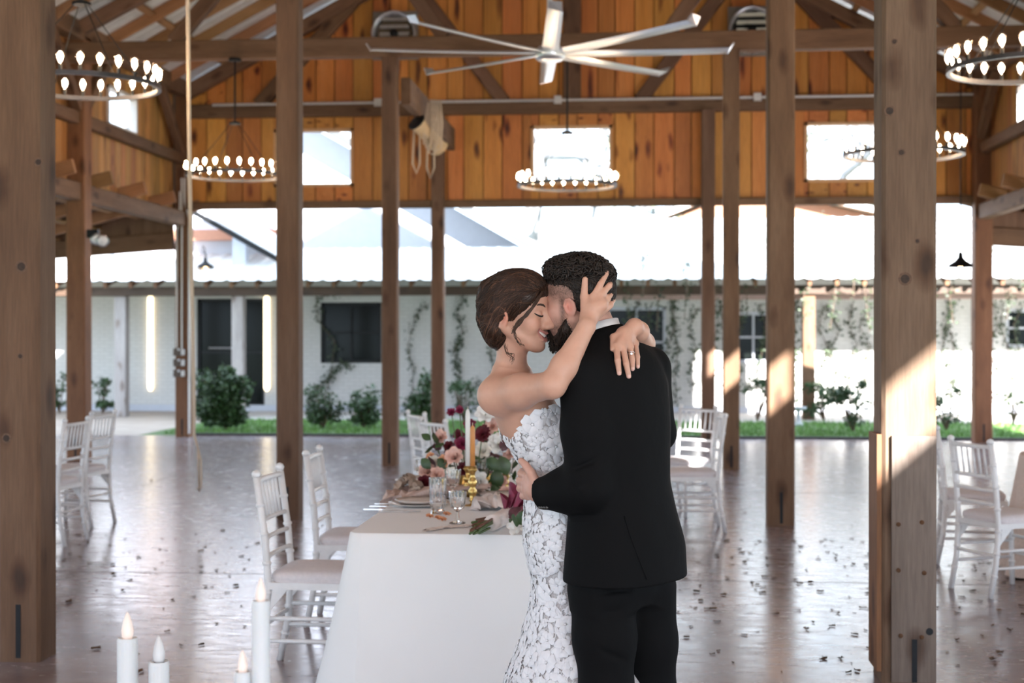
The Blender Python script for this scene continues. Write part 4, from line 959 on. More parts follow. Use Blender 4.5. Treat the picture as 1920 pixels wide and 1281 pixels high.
# ================================================================== plants, leaves, trees
M['bush'] = plain('shrub_leaf', (.035, .075, .024), .5, var=.5, nscale=6); M['vine'] = plain('vine_leaf', (.03, .05, .02), .5, var=.5, nscale=6)
M['twig'] = plain('twig_bark', (.12, .08, .055), .9)
rp_ = random.Random(5)
def leafcloud(mb, c, r_, n, size, squash=.8):
    c = Vector(c)
    for _ in range(n):
        d = Vector((rp_.gauss(0, 1), rp_.gauss(0, 1), rp_.gauss(0, 1))).normalized() * r_ * rp_.random() ** .45; d.z *= squash
        p = c + d; a = Vector((rp_.gauss(0, 1), rp_.gauss(0, 1), rp_.gauss(0, .6))).normalized() * size * rp_.uniform(.6, 1.3)
        b = a.cross(Vector((rp_.gauss(0, 1), rp_.gauss(0, 1), rp_.gauss(0, 1)))).normalized() * a.length * .3
        mb.add([p, p + a * .5 + b, p + a, p + a * .5 - b], [(0, 1, 2, 3)])
def shrub(px, base_y, w_, h_, lab, n=700, size=.07, Y=None, open_=.0):
    p = onZ(px, base_y) if Y is None else Vector((onY(px, 700, Y).x, Y, 0))
    t = thing('shrub', lab, 'shrub', (p.x, p.y, 0), None, 'shrubs along the courtyard wall'); mb = MB(); st = MB()
    for k in range(9):
        a = rp_.uniform(0, 6.28); f = rp_.uniform(.35, 1); e_ = Vector((math.cos(a) * w_ * .42 * f, math.sin(a) * w_ * .3 * f, h_ * rp_.uniform(.22, .9)))
        st.tube([(0, 0, 0), e_ * .5 + Vector((0, 0, .08)), e_], [.015, .010, .004], 5)
        leafcloud(mb, e_, w_ * rp_.uniform(.13, .26), int(n / 9), size)
        if open_ == 0: leafcloud(mb, e_ * .6 + Vector((0, 0, .05)), w_ * .2, int(n / 12), size); leafcloud(mb, Vector((e_.x * .8, e_.y * .8, h_ * .2)), w_ * .16, int(n / 16), size)
    st.obj('stems', M['twig'], t); o = mb.obj('foliage', M['bush'], t); o['kind'] = 'stuff'
shrub(425, 806, 1.15, 1.05, 'large dense green shrub beside the far left corner post', 1900, .09)
shrub(350, 785, .5, .45, 'small low shrub left of the far left corner post', 260)
shrub(605, 803, .75, .75, 'loose shrub below the dark square window, left one', 500)
shrub(682, 803, .75, .75, 'round bushy shrub below the dark square window, right one', 650)
shrub(782, 800, .75, .95, 'bushy shrub behind the slim post left of the bride', 800)
shrub(870, 795, .8, .9, 'loose shrub behind the flowers', 400, open_=1)
shrub(1600, 812, .85, .9, 'sparse sunlit shrub just left of the spliced post', 1100, open_=1)
shrub(1775, 808, .55, .75, 'thin upright shrub just right of the spliced post', 500, open_=1)
shrub(1545, 790, .7, .8, 'sparse sunlit shrub in front of the white wall right of the alley post', 700, open_=1)
shrub(1420, 790, .7, .9, 'sunlit shrub between the two right timber posts', 800, open_=1)
shrub(1900, 795, .6, .7, 'sparse shrub at the far right edge', 200, open_=1)
shrub(112, 790, .6, .9, 'shrub beside the left side post', 300, Y=27.2)
shrub(192, 790, .5, .8, 'shrub left of the grey porch post', 260, Y=27.2)
# climbing vines on the wall
def vine(pts, lab, dens=60, size=.05, mat='vine'):
    P = [Vector(p) for p in pts]; o = P[0]
    t = thing('climbing_vine', lab, 'vine', o, None, 'vines on the courtyard building'); st = MB(); mb = MB()
    st.tube([p - o for p in P], .008, 5)
    for i in range(len(P) - 1):
        L = (P[i+1] - P[i]).length
        for _ in range(max(1, int(L * dens))):
            q = P[i].lerp(P[i+1], rp_.random()) - o + Vector((rp_.gauss(0, .05), -abs(rp_.gauss(0, .03)), rp_.gauss(0, .05)))
            a = Vector((rp_.gauss(0, 1), rp_.gauss(0, .5), rp_.gauss(0, 1))).normalized() * size * rp_.uniform(.6, 1.4); b = a.cross(Vector((rp_.gauss(0, .4), 1, rp_.gauss(0, .4)))).normalized() * a.length * .35
            mb.add([q, q + a * .5 + b, q + a, q + a * .5 - b], [(0, 1, 2, 3)])
    st.obj('vine_stem', M['twig'], t); f = mb.obj('foliage', M[mat], t); f['kind'] = 'stuff'
yw = YW - .05
def wv_(*pp): return [onY(px, py, yw) for px, py in pp]
vine(wv_((600, 780), (620, 700), (628, 640), (595, 600), (592, 560), (650, 545)), 'dark vine climbing around the left of the square window', 60)
vine(wv_((575, 775), (585, 740), (615, 710), (640, 680), (655, 690)), 'dense vine tangle below the square window', 120, .06)
vine(wv_((770, 780), (775, 700), (765, 650), (780, 590), (805, 570)), 'vine between the slim post and the far dark post', 60)
vine(wv_((868, 780), (858, 740), (862, 700), (850, 660), (865, 640)), 'thick dark vine on the wall behind the bride', 120, .06)
vine(wv_((850, 660), (868, 620), (858, 585), (868, 560), (862, 545)), 'leafy vine hanging under the porch beside the bride', 110)
vine(wv_((890, 760), (880, 730), (905, 720)), 'short vine low on the wall behind the bride', 90)
vine(wv_((920, 770), (925, 690), (918, 640)), 'pale vine strand left of the shoulder of the bride', 60)
for k in range(26):
    px = 1190 + k * 29 + rp_.uniform(-9, 9); y0 = 780 - rp_.random() * 60; top = 548 + rp_.random() * 30
    mid = [(px + rp_.uniform(-16, 16), y0 + (top - y0) * f) for f in (.25, .5, .75)]
    vine(wv_((px, y0), *mid, (px + rp_.uniform(-12, 12), top)), 'sparse vine strand on the sunlit right wall under the porch', 55, .06)
for px, dz in ((1205, 'first'), (1283, 'second'), (1443, 'third'), (1580, 'fourth'), (1720, 'fifth'), (1880, 'last')):
    x = onY(px, 500, 27).x
    pts = [(x, YP - .46, 2.2), (x, YP - .46, 2.6), (x + .02, YP + .6, 2.93), (x - .03, YW - .2, 3.28), (x, YW + 1.0, 3.70), (x + .03, YW + 2.1, 4.06)]
    vine([Vector(p) + Vector((0, 0, .03)) for p in pts], 'thin vine trained up over the pale metal roof, %s one from the left' % dz, 26, .05)
for k in range(14):
    x = onY(1180 + k * 55, 540, YP - .1).x
    vine([(x, YP - .15, 2.46), (x + rp_.uniform(-.05, .05), YP - .15, 2.2), (x + rp_.uniform(-.1, .1), YP - .12, 1.9 - rp_.random() * .3)], 'short vine hanging from the porch beam at right', 45, .055)
# low garden light / birdbath behind the right aisle post
g = onZ(1497, 800); gl_ = thing('garden_birdbath', 'small white pedestal birdbath on the lawn beside the right aisle post', 'birdbath', (g.x, g.y, 0))
MB().lathe([(.10, 0), (.09, .04), (.035, .08), (.03, .24), (.05, .27)], 14).obj('pedestal', M['stucco'], gl_, smooth=True)
MB().lathe([(.05, .26), (.13, .30), (.14, .33), (.12, .32), (.01, .29)], 16).obj('bowl', M['stucco'], gl_, smooth=True)
# dry leaves on the floor
M['dry'] = plain('dry_leaf', (.10, .055, .03), .8, var=.6, nscale=3)
dl = []
for q in range(4):
    P = []; L = .05; W_ = .011 + .005 * q
    for i in range(5):
        f = i / 4; w_ = W_ * math.sin(math.pi * (.05 + .9 * f)); P.append([(L * (f - .5), -w_, .004 + .010 * (f - .5) ** 2 * 4 + .3 * w_), (L * (f - .5), 0, .003), (L * (f - .5), w_, .004 + .3 * w_ + .012 * f * f * (q % 2))])
    dl.append(MB().grid(P).mesh('dry_leaf', M['dry']))
cnt = 0
while cnt < 290:
    if cnt < 130: px, py = rp_.uniform(1240, 1640), 640 + 370 + abs(rp_.gauss(60, 110))
    elif cnt < 215: px, py = rp_.uniform(110, 560), 1000 + abs(rp_.gauss(40, 110))
    elif cnt < 255: px, py = rp_.uniform(1740, 1920), 1040 + abs(rp_.gauss(60, 100))
    else: px, py = rp_.uniform(110, 1900), rp_.uniform(880, 1050)
    if py > 1276: continue
    p = onZ(px, py)
    if p.y < 4.9 or (X0 - .25 < p.x < X1 + .25 and Y0 - .3 < p.y < Y1 + .3): continue
    s = rp_.uniform(.3, .9)
    o = link('dry_leaf', dl[cnt % 4], None, (p.x, p.y, .0005), (0, 0, rp_.uniform(0, 6.28)), (s, s, s))
    tag(o, 'small dry brown leaf scattered on the concrete floor', 'leaf', 'dry leaves on the floor'); cnt += 1
# bare trees beyond the courtyard, seen through the high windows
M['bark'] = plain('pale_bark', (.30, .29, .30), .9); M['haze_leaf'] = plain('hazed_leaf', (.20, .24, .16), .8, var=.4)  # tones paled so that distance haze sits in the tree colours
def tree(x, y, h_, lab, seed):
    r = random.Random(seed); t = thing('bare_tree', lab, 'tree', (x, y, -.2), None, 'trees beyond the courtyard'); mb = MB(); lf_ = MB(); leaves = []
    def grow(p, d, L, rad, lev):
        q = p + d * L; m = p.lerp(q, .5) + Vector((r.gauss(0, .06), r.gauss(0, .06), 0)) * L
        mb.tube([p, m, q], [rad, rad * .85, rad * .65], 5)
        if lev == 0: leaves.append(q); return
        for _ in range(3):
            nd = (d + Vector((r.gauss(0, .55), r.gauss(0, .55), r.gauss(.1, .35)))).normalized(); grow(q, nd, L * r.uniform(.6, .8), rad * .6, lev - 1)
    grow(Vector((0, 0, 0)), Vector((r.gauss(0, .05), 0, 1)).normalized(), h_ * .3, h_ * .022, 5)
    mb.obj('branches', M['bark'], t)
    for q in leaves:
        for _ in range(5):
            p = q + Vector((r.gauss(0, .35), r.gauss(0, .35), r.gauss(0, .3))); a = Vector((r.gauss(0, 1), r.gauss(0, 1), r.gauss(0, 1))).normalized() * .11; b = a.orthogonal() * .5
            lf_.add([p - a, p + b, p + a, p - b], [(0, 1, 2, 3)])
    f = lf_.obj('foliage', M['haze_leaf'], t); f['kind'] = 'stuff'
for px, y, h_, lb in ((1010, 46, 15, 'bare tree seen through the left of the middle high window'), (1115, 52, 17, 'bare tree seen through the right of the middle high window'), (1545, 46, 14, 'bare tree seen through the right high window'), (1640, 58, 18, 'tall bare tree behind the spliced post'), (1290, 66, 15, 'bare tree above the brown gable')):
    tree(onY(px, 300, y).x, y, h_, lb, px)
# ================================================================== people: implicit bodies meshed by surface nets
class Field:
    def __init__(s, lo, hi, h):
        s.h = h; s.lo = np.array(lo, np.float64); n = np.ceil((np.array(hi) - s.lo) / h).astype(int) + 1
        s.ax = [s.lo[i] + h * np.arange(n[i]) for i in range(3)]; s.d = np.full(n, 1.0, np.float32); s.n = n
    def op(s, fn, lo, hi, k=0.0, mode='u', pad=.012):
        i0 = [max(0, int((lo[i] - k - pad - s.lo[i]) / s.h)) for i in range(3)]
        i1 = [min(s.n[i], int((hi[i] + k + pad - s.lo[i]) / s.h) + 2) for i in range(3)]
        if any(a >= b for a, b in zip(i0, i1)): return
        sl = tuple(slice(a, b) for a, b in zip(i0, i1))
        X = s.ax[0][sl[0]][:, None, None]; Y = s.ax[1][sl[1]][None, :, None]; Z = s.ax[2][sl[2]][None, None, :]
        b = fn(X, Y, Z).astype(np.float32); a = s.d[sl]
        if mode == 'u':
            r = np.minimum(a, b)
            if k: hh = np.maximum(k - np.abs(a - b), 0) / k; r = r - hh * hh * k * .25
        elif mode == 's':
            b = -b; r = np.maximum(a, b)
            if k: hh = np.maximum(k - np.abs(a - b), 0) / k; r = r + hh * hh * k * .25
        else:
            r = np.maximum(a, b)
        s.d[sl] = r
    def cone(s, a, ra, b, rb, k=0.0, mode='u'):
        a = np.array(a, float); b = np.array(b, float); ab = b - a; L2 = max(1e-9, ab @ ab)
        def fn(X, Y, Z):
            px, py, pz = X - a[0], Y - a[1], Z - a[2]; t = np.clip((px*ab[0] + py*ab[1] + pz*ab[2]) / L2, 0, 1)
            return np.sqrt((px - t*ab[0])**2 + (py - t*ab[1])**2 + (pz - t*ab[2])**2) - (ra + (rb - ra) * t)
        lo = np.minimum(a - ra, b - rb); hi = np.maximum(a + ra, b + rb); s.op(fn, lo, hi, k, mode)
    def chain(s, pts, rs, k=0.0, kj=.006):
        for i in range(len(pts) - 1): s.cone(pts[i], rs[i], pts[i+1], rs[i+1], k if i == 0 else kj)
    def ell(s, c, r, R=None, k=0.0, mode='u'):
        c = np.array(c, float); r = np.array(r, float); R = np.eye(3) if R is None else np.array(R, float)
        def fn(X, Y, Z):
            p = (X - c[0], Y - c[1], Z - c[2]); q = [sum(R[j, i] * p[j] for j in range(3)) for i in range(3)]
            k0 = np.sqrt(sum((q[i] / r[i])**2 for i in range(3))) + 1e-9; k1 = np.sqrt(sum((q[i] / r[i]**2)**2 for i in range(3))) + 1e-9
            return k0 * (k0 - 1) / k1
        m = r.max(); s.op(fn, c - m, c + m, k, mode)
    def loft(s, secs, k=0.0, expo=2.0, ang=0.0):
        # secs: (z, cx, cy, a, b) ; a along direction ang, b across
        S = np.array(sorted(secs)); z0, z1 = S[0, 0], S[-1, 0]; ca, sa = math.cos(ang), math.sin(ang)
        zf = np.linspace(z0, z1, 200)
        from numpy import interp
        def sm(col):
            v = interp(zf, S[:, 0], col); kk = 9; vv = np.concatenate([[v[0]] * kk, v, [v[-1]] * kk]); w_ = np.hanning(2 * kk + 3)[1:-1]; w_ /= w_.sum(); return np.convolve(vv, w_, 'valid')
        C = [sm(S[:, i]) for i in range(1, 5)]
        def fn(X, Y, Z):
            cx, cy, a, b = (interp(Z, zf, c) for c in C)
            u = (X - cx) * ca + (Y - cy) * sa; v = -(X - cx) * sa + (Y - cy) * ca
            rho = (np.abs(u / a)**expo + np.abs(v / b)**expo)**(1 / expo); d = (rho - 1) * np.minimum(a, b) * .9
            return np.maximum(d, np.maximum(z0 - Z, Z - z1))
        m = max(S[:, 3].max(), S[:, 4].max()); s.op(fn, (S[:, 1].min() - m, S[:, 2].min() - m, z0), (S[:, 1].max() + m, S[:, 2].max() + m, z1), k)
    def sample(s, P):
        q = (P - s.lo) / s.h; i = np.clip(q.astype(int), 0, s.n - 2); f = np.clip(q - i, 0, 1); r = 0
        for a in (0, 1):
            for b in (0, 1):
                for c in (0, 1):
                    wgt = (f[:, 0] if a else 1 - f[:, 0]) * (f[:, 1] if b else 1 - f[:, 1]) * (f[:, 2] if c else 1 - f[:, 2])
                    r = r + wgt * s.d[i[:, 0] + a, i[:, 1] + b, i[:, 2] + c]
        return r
    def grad(s, P, e=None):
        e = e or s.h; g = np.stack([s.sample(P + np.eye(3)[i] * e) - s.sample(P - np.eye(3)[i] * e) for i in range(3)], 1)
        return g / (np.linalg.norm(g, axis=1, keepdims=True) + 1e-9)
    def project(s, P, off=0.0, it=5):
        for _ in range(it): P = P - (s.sample(P) - off)[:, None] * s.grad(P)
        return P
    def mesh(s):
        d = s.d; neg = d < 0; c = np.zeros(tuple(s.n - 1), np.int8)
        for a in (0, 1):
            for b in (0, 1):
                for e in (0, 1): c += neg[a:s.n[0]-1+a, b:s.n[1]-1+b, e:s.n[2]-1+e]
        act = (c > 0) & (c < 8); idx = np.argwhere(act); vid = np.full(act.shape, -1, np.int64); vid[act] = np.arange(len(idx))
        acc = np.zeros((len(idx), 3)); cnt = np.zeros(len(idx))
        cor = [(a, b, e) for a in (0, 1) for b in (0, 1) for e in (0, 1)]
        val = {o: d[idx[:, 0]+o[0], idx[:, 1]+o[1], idx[:, 2]+o[2]].astype(np.float64) for o in cor}
        for o in cor:
            for ax in range(3):
                if o[ax] == 0:
                    p = list(o); p[ax] = 1; p = tuple(p); v0, v1 = val[o], val[p]; m = (v0 < 0) != (v1 < 0)
                    t_ = np.where(m, v0 / np.where(m, v0 - v1, 1), 0); q = np.tile(np.array(o, float), (len(idx), 1)); q[:, ax] = t_
                    acc[m] += q[m]; cnt[m] += 1
        V = s.lo + (idx + acc / cnt[:, None]) * s.h; Q = []
        for ax in range(3):
            b1, b2 = (ax + 1) % 3, (ax + 2) % 3
            A = np.take(neg, range(0, s.n[ax] - 1), ax); B = np.take(neg, range(1, s.n[ax]), ax); e = np.argwhere(A != B)
            e = e[(e[:, b1] > 0) & (e[:, b2] > 0) & (e[:, b1] < s.n[b1] - 1) & (e[:, b2] < s.n[b2] - 1)]
            fl = A[e[:, 0], e[:, 1], e[:, 2]]
            def g(o1, o2): q = e.copy(); q[:, b1] -= o1; q[:, b2] -= o2; return vid[q[:, 0], q[:, 1], q[:, 2]]
            q = np.stack([g(1, 1), g(0, 1), g(0, 0), g(1, 0)], 1); q[~fl] = q[~fl][:, ::-1]; Q.append(q)
        Q = np.concatenate(Q); Q = Q[(Q >= 0).all(1)]; return V, Q
def np_obj(name, V, Q, mat, parent=None, origin=(0, 0, 0), col=None, relax=1):
    if relax:
        nb = np.zeros_like(V); ct = np.zeros(len(V))
        for a, b in ((0, 1), (1, 2), (2, 3), (3, 0)):
            for x, y in ((a, b), (b, a)): np.add.at(nb, Q[:, x], V[Q[:, y]]); np.add.at(ct, Q[:, x], 1)
        ok = ct > 0; V = V.copy(); V[ok] = .5 * V[ok] + .5 * nb[ok] / ct[ok][:, None]
    me = bpy.data.meshes.new(name); V2 = V - np.array(origin)
    me.vertices.add(len(V2)); me.vertices.foreach_set('co', V2.astype(np.float32).ravel())
    me.loops.add(Q.size); me.loops.foreach_set('vertex_index', Q.ravel().astype(np.int32))
    me.polygons.add(len(Q)); me.polygons.foreach_set('loop_start', np.arange(0, Q.size, 4, dtype=np.int32)); me.polygons.foreach_set('use_smooth', np.ones(len(Q), bool))
    me.update(calc_edges=True); me.validate()
    if col is not None:
        at = me.color_attributes.new('Col', 'FLOAT_COLOR', 'POINT'); c4 = np.ones((len(V2), 4), np.float32); c4[:, :3] = col; at.data.foreach_set('color', c4.ravel())
    me.materials.append(mat); return link(name, me, parent, origin if parent is None else (0, 0, 0)), V
D0 = 4.17; EX = np.array(CM.col[0]); EU = np.array(CM.col[1]); ED = -np.array(CM.col[2]); PX = D0 / FPX
def pt(px, py, dd=0.0): return np.array(atD(px, py, D0 + dd))
def hit(fields, px, py, d0=-.5, d1=.6):
    ts = np.arange(d0, d1, .002); P = np.array([pt(px, py, t_) for t_ in ts]); v = np.min([f.sample(P) for f in fields], axis=0)
    k = np.argmax(v < 0); return ts[k] if v[k] < 0 else None
def lerp(a, b, t_): return a + (b - a) * t_
# skin
def skin_mat(name, rough=.42):
    t = NT(name); a = t.n('ShaderNodeAttribute', attribute_name='Col'); nz = t.noise(t.coords(rnd=False), 60, 4)
    t.col(t.mix(a.outputs['Color'], t.ramp(nz, [(.3, (.93, .90, .89)), (.7, (1.04, 1.02, 1.01))]), .5, 'MULTIPLY'))
    t.set(Roughness=rough, Subsurface_Weight=.12, Subsurface_Radius=(.012, .005, .003), Subsurface_Scale=1.0, Specular_IOR_Level=.4)
    t.bump(t.noise(t.coords(rnd=False), 700, 2), .06, .001); return t.m
M['skin_b'] = skin_mat('skin_bride'); M['skin_g'] = skin_mat('skin_groom', .5)
def hair_mat(name, c1, c2):
    t = NT(name); a = t.n('ShaderNodeAttribute', attribute_name='Col'); nz = t.noise(t.coords(rnd=False), 45, 4)
    t.col(t.mix(a.outputs['Color'], t.ramp(nz, [(.35, (.6, .6, .6)), (.7, (1.5, 1.4, 1.3))]), .7, 'MULTIPLY')); t.set(Roughness=.5, Specular_IOR_Level=.3); return t.m
M['hair'] = hair_mat('hair_strands', None, None)
class Head:
    def __init__(s, px, py, dd, f, sc):
        s.o = pt(px, py, dd); f = np.array(f, float); w_ = f[0] * EX + f[1] * ED + f[2] * EU; s.f = w_ / np.linalg.norm(w_)
        l = np.cross(EU, s.f); s.l = l / np.linalg.norm(l); s.u = np.cross(s.f, s.l); s.s = sc; s.R = np.stack([s.f, s.l, s.u], 1)
    def __call__(s, x, y, z): return s.o + s.s * (x * s.f + y * s.l + z * s.u)
    def local(s, P): return (P - s.o) @ s.R / s.s
def add_head(F, H, female):
    k = H.s; E = lambda c, r, kk=.02, mode='u', R=None: F.ell(H(*c), np.array(r) * k, H.R if R is None else R, kk, mode)
    E((-.012, 0, .045), (.096, .074, .084), 0)
    E((.035, 0, -.03), (.056, .056, .085) if not female else (.054, .051, .073), .03)
    E((.045, 0, .048), (.046, .060, .052), .03)
    for sd in (-1, 1):
        F.cone(H(-.015, sd*.056, -.045), .020*k, H(.055, sd*.018, -.102 if not female else -.094), .018*k, .03)
        E((.052, sd*.044, -.022), (.027, .022, .022), .025)
        F.cone(H(.083, sd*.012, .017), .008*k, H(.068, sd*.046, .018), .008*k, .016)
        E((.102, sd*.034, -.003), (.020, .019, .013), .016, 's')
        E((.076, sd*.033, -.002), (.0135, .0155, .0125), .004)
        E((.103, sd*.011, -.040), (.009, .007, .0075), .007)
        E((.060, sd*.038, -.058) if not female else (.061, sd*.040, -.043), (.022, .016, .022) if not female else (.018, .014, .016), .02)
    E((.070, 0, -.106) if not female else (.074, 0, -.101), (.020, .022, .016) if not female else (.016, .017, .015), .022)
    F.cone(H(.080, 0, .012), .010*k, H(.093, 0, -.034), .0135*k, .015)
    F.cone(H(.090, 0, .010), .0065*k, H(.113, 0, -.032), .0085*k, .012); E((.113, 0, -.037), (.0105, .010, .0085), .008)
    for sd in (-1, 1):   # ears
        er = H.R @ np.array(Euler((0, .25, sd * .35)).to_matrix()); e0 = (-.016, sd*.076, -.012) if not female else (-.020, sd*.074, -.022)
        E(e0, (.018, .007, .028), .006, 'u', er); E((e0[0]+.002, sd*(abs(e0[1])+.008), e0[2]+.004), (.0115, .0065, .019), .003, 's', er)
        ep = lambda a, r=.95: np.array(H(*e0)) + H.s * (er @ np.array([.017*r*math.cos(a), sd*.003, .027*r*math.sin(a)]))
        F.chain([ep(a_) for a_ in (-.6, .3, 1.2, 2.0, 2.8, 3.6, 4.3)], [.0022, .0030, .0034, .0036, .0034, .0034, .0040], .003, .003); F.chain([ep(-.9, .55), ep(.2, .45), ep(1.5, .5)], [.0026, .0026, .0022], .003, .003)
FACE_PINK = np.array([.62, .22, .19])
def skin_col(V, H, base, lips=True):
    n = len(V); c = np.tile(np.array(base, float), (n, 1)); L = H.local(V)
    def blend(mask, colr): m = np.clip(mask, 0, 1)[:, None]; c[:] = c * (1 - m) + np.array(colr) * m
    for sd in (-1, 1):
        d = np.linalg.norm((L - np.array([.068, sd*.045, -.03])) / np.array([.03, .03, .025]), axis=1); blend((1 - d) * .45, np.array(base) * np.array([1.0, .72, .70]))
        d = np.linalg.norm((L - np.array([-.016, sd*.083, -.012])) / np.array([.025, .018, .034]), axis=1); blend((1.15 - d) * .8, np.array(base) * np.array([1.02, .62, .58]))
    return c, L, blend

# ------------------------------------------------------------------ groom
HG = Head(1084, 570, 0.0, (-.84, .54, -.03), .985)
J = Field(pt(960, 1120, 0) - .12 + np.array([0, -.30, 0]), pt(1330, 575, 0) + np.array([.05, .50, .02]), .0045)
fG = np.array([-.77, .64]); angG = math.atan2((-.77 * ED + -.64 * EX)[1], (-.77 * ED + -.64 * EX)[0])   # shoulder line direction
def sec(py, px, a, b, dd=0.0): p = pt(px, py, dd); return (p[2], p[0], p[1], a, b)
J.loft([sec(618, 1132, .062, .062), sec(634, 1136, .085, .075), sec(652, 1142, .135, .095), sec(675, 1148, .178, .110), sec(720, 1153, .198, .122), sec(800, 1157, .196, .126), sec(860, 1160, .184, .122),
        sec(905, 1163, .176, .120), sec(960, 1168, .188, .130), sec(1020, 1174, .205, .146), sec(1084, 1173, .212, .152)], 0, 2.3, angG)
shL = pt(1091, 703, -.125); elL = pt(1101, 912, -.155); wrL = pt(1014, 926, -.055)
J.cone(pt(1120, 668, -.04), .05, shL, .060, .03)
J.chain([shL, lerp(shL, elL, .5) + EX * .004, elL], [.064, .067, .057], .018, .03); J.chain([elL, lerp(elL, wrL, .5), wrL], [.055, .055, .047], .045, .03)
shR = pt(1217, 690, .12); elR = pt(1232, 812, .17); wrR = pt(1110, 900, .33)
J.cone(pt(1165, 655, .04), .05, shR, .060, .03); J.chain([shR, elR], [.062, .056], .02); J.chain([elR, wrR], [.055, .045], .02)
# cuff cut and folds
cutn = (wrL - elL) / np.linalg.norm(wrL - elL)
J.op(lambda X, Y, Z: np.maximum((wrL[0] - X) * cutn[0] + (wrL[1] - Y) * cutn[1] + (wrL[2] - Z) * cutn[2], np.sqrt((X - wrL[0])**2 + (Y - wrL[1])**2 + (Z - wrL[2])**2) - .09), wrL - .09, wrL + .09, 0, 's')
for a, b in (((1052, 905, -.205), (1095, 880, -.225)), ((1050, 925, -.2), (1102, 905, -.23)), ((1075, 880, -.2), (1120, 862, -.21)), ((1060, 895, -.2), (1085, 935, -.22))): J.cone(pt(*a), .004, pt(*b), .006, .012, 's')
J.cone(pt(1122, 712, -.17), .0035, pt(1140, 800, -.15), .004, .010, 's'); J.cone(pt(1140, 800, -.15), .004, pt(1128, 890, -.155), .004, .01, 's')
# side vent
def vent(X, Y, Z):
    p0 = pt(1171, 968, -.15); p1 = pt(1211, 1090, -.17); t_ = np.clip((p0[2] - Z) / (p0[2] - p1[2]), 0, 1.3)
    cx = p0[0] + (p1[0] - p0[0]) * t_ ; return np.maximum(np.abs(X - cx + 0 * Y) - .0010 - .0016 * t_, np.maximum(Z - p0[2], Y - (p0[1] + .06)))

V, Q = J.mesh()
wm = NT('black_wool'); co = wm.coords(rnd=False); wm.col((.0045, .0045, .0050)); wm.set(Roughness=.8, Specular_IOR_Level=.12)
n1 = wm.noise(co, 9, 3); wm.bump(n1, .35, .012); M['wool'] = wm.m
# body of the groom: head, neck, inner torso and arms, hands
G = Field(pt(955, 1120, 0) + np.array([0, -.32, 0]), pt(1290, 455, 0) + np.array([0, .48, 0]), .0032)
add_head(G, HG, False)
G.cone(pt(1106, 588, 0), .056, pt(1126, 640, 0), .060, .02); G.cone(pt(1126, 640, 0), .06, pt(1150, 720, 0), .09, .02); G.cone(pt(1150, 720, 0), .09, pt(1165, 1000, 0), .10, .02)
G.chain([lerp(shL, pt(1140, 700, 0), .4), elL, lerp(elL, wrL, .93)], [.045, .04, .028], .02); G.chain([lerp(shR, pt(1160, 700, 0), .4), elR, wrR], [.045, .04, .028], .02)
# groom hand on the waist of the bride: back of hand, thumb up, fingers curling round her back
wx = pt(1006, 921, -.050)
kn = [pt(990, 893, -.030), pt(987, 906, -.022), pt(987, 918, -.018), pt(990, 930, -.020)]
G.cone(lerp(elL, wrL, .9), .028, wx, .027, .02)
for q in kn: G.cone(wx, .022, q, .0125, .014)
fin = [((990, 893, -.030), (977, 888, .010), (979, 884, .045), (990, 882, .06)), ((987, 906, -.022), (974, 902, .020), (977, 899, .058), (990, 897, .075)),
       ((987, 918, -.018), (975, 916, .022), (978, 914, .058), (990, 912, .072)), ((990, 930, -.020), (981, 930, .012), (983, 929, .040), (992, 927, .055))]
for ch_ in fin: G.chain([pt(*q) for q in ch_], [.0118, .0108, .0098, .0085], .006, .004)
G.chain([pt(1004, 905, -.055), pt(996, 887, -.058), pt(986, 873, -.045), pt(977, 864, -.034)], [.016, .0135, .0115, .0095], .012, .004)
V2, Q2 = G.mesh()
base_g = np.array([.60, .345, .27]); colg, L, blend = skin_col(V2, HG, base_g)
dark = np.array([.030, .020, .015])
rn = np.random.RandomState(3).rand(len(V2))
side = np.clip((L[:, 2] + .004) / .034, 0, 1) * np.clip((.070 - L[:, 0]) / .016, 0, 1)                    # faded sides above the ears
inhead = np.linalg.norm(L / np.array([.13, .10, .16]), axis=1) < 1
sd_ = np.where(inhead, side, 0); blend(sd_ * (.42 + .45 * rn) , dark * 1.5)
nape = np.where(inhead, np.clip((-.03 - L[:, 0]) / .03, 0, 1) * np.clip((L[:, 2] + .05) / .04, 0, 1), 0); blend(nape * (.5 + .4 * rn), dark)
sb = np.where(inhead, np.clip(1 - np.abs(L[:, 0] - .018) / .014, 0, 1) * np.clip((L[:, 2] + .10) / .03, 0, 1) * np.clip((.03 - L[:, 2]) / .02, 0, 1), 0); blend(sb * (.45 + .4 * rn), dark)
jw = np.where(inhead, np.clip((-.035 - L[:, 2]) / .03, 0, 1) * np.clip((L[:, 0] + .012) / .02, 0, 1) * np.clip((.115 + L[:, 2]) / .02 + .4, 0, 1), 0); blend(jw * (.35 + .45 * rn), dark * 1.6)
groom, _ = np_obj('person', V2, Q2, M['skin_g'], None, pt(1165, 1000, 0) * np.array([1, 1, 0]), colg)
tag(groom, 'man in black suit seen from behind holding the waist of the woman in lace', 'person'); gorg = pt(1165, 1000, 0) * np.array([1, 1, 0])
def child_np(name, V, Q, mat, par, org, col=None, relax=1): o, _ = np_obj(name, V - org, Q, mat, par, (0, 0, 0), col, relax); return o
jk = child_np('suit_jacket', V, Q, M['wool'], groom, gorg)
def cmb(mb, name, mat, par, org, smooth=True):
    mb.v = [tuple(np.array(p) - org) for p in mb.v]; return mb.obj(name, mat, par, smooth=smooth)
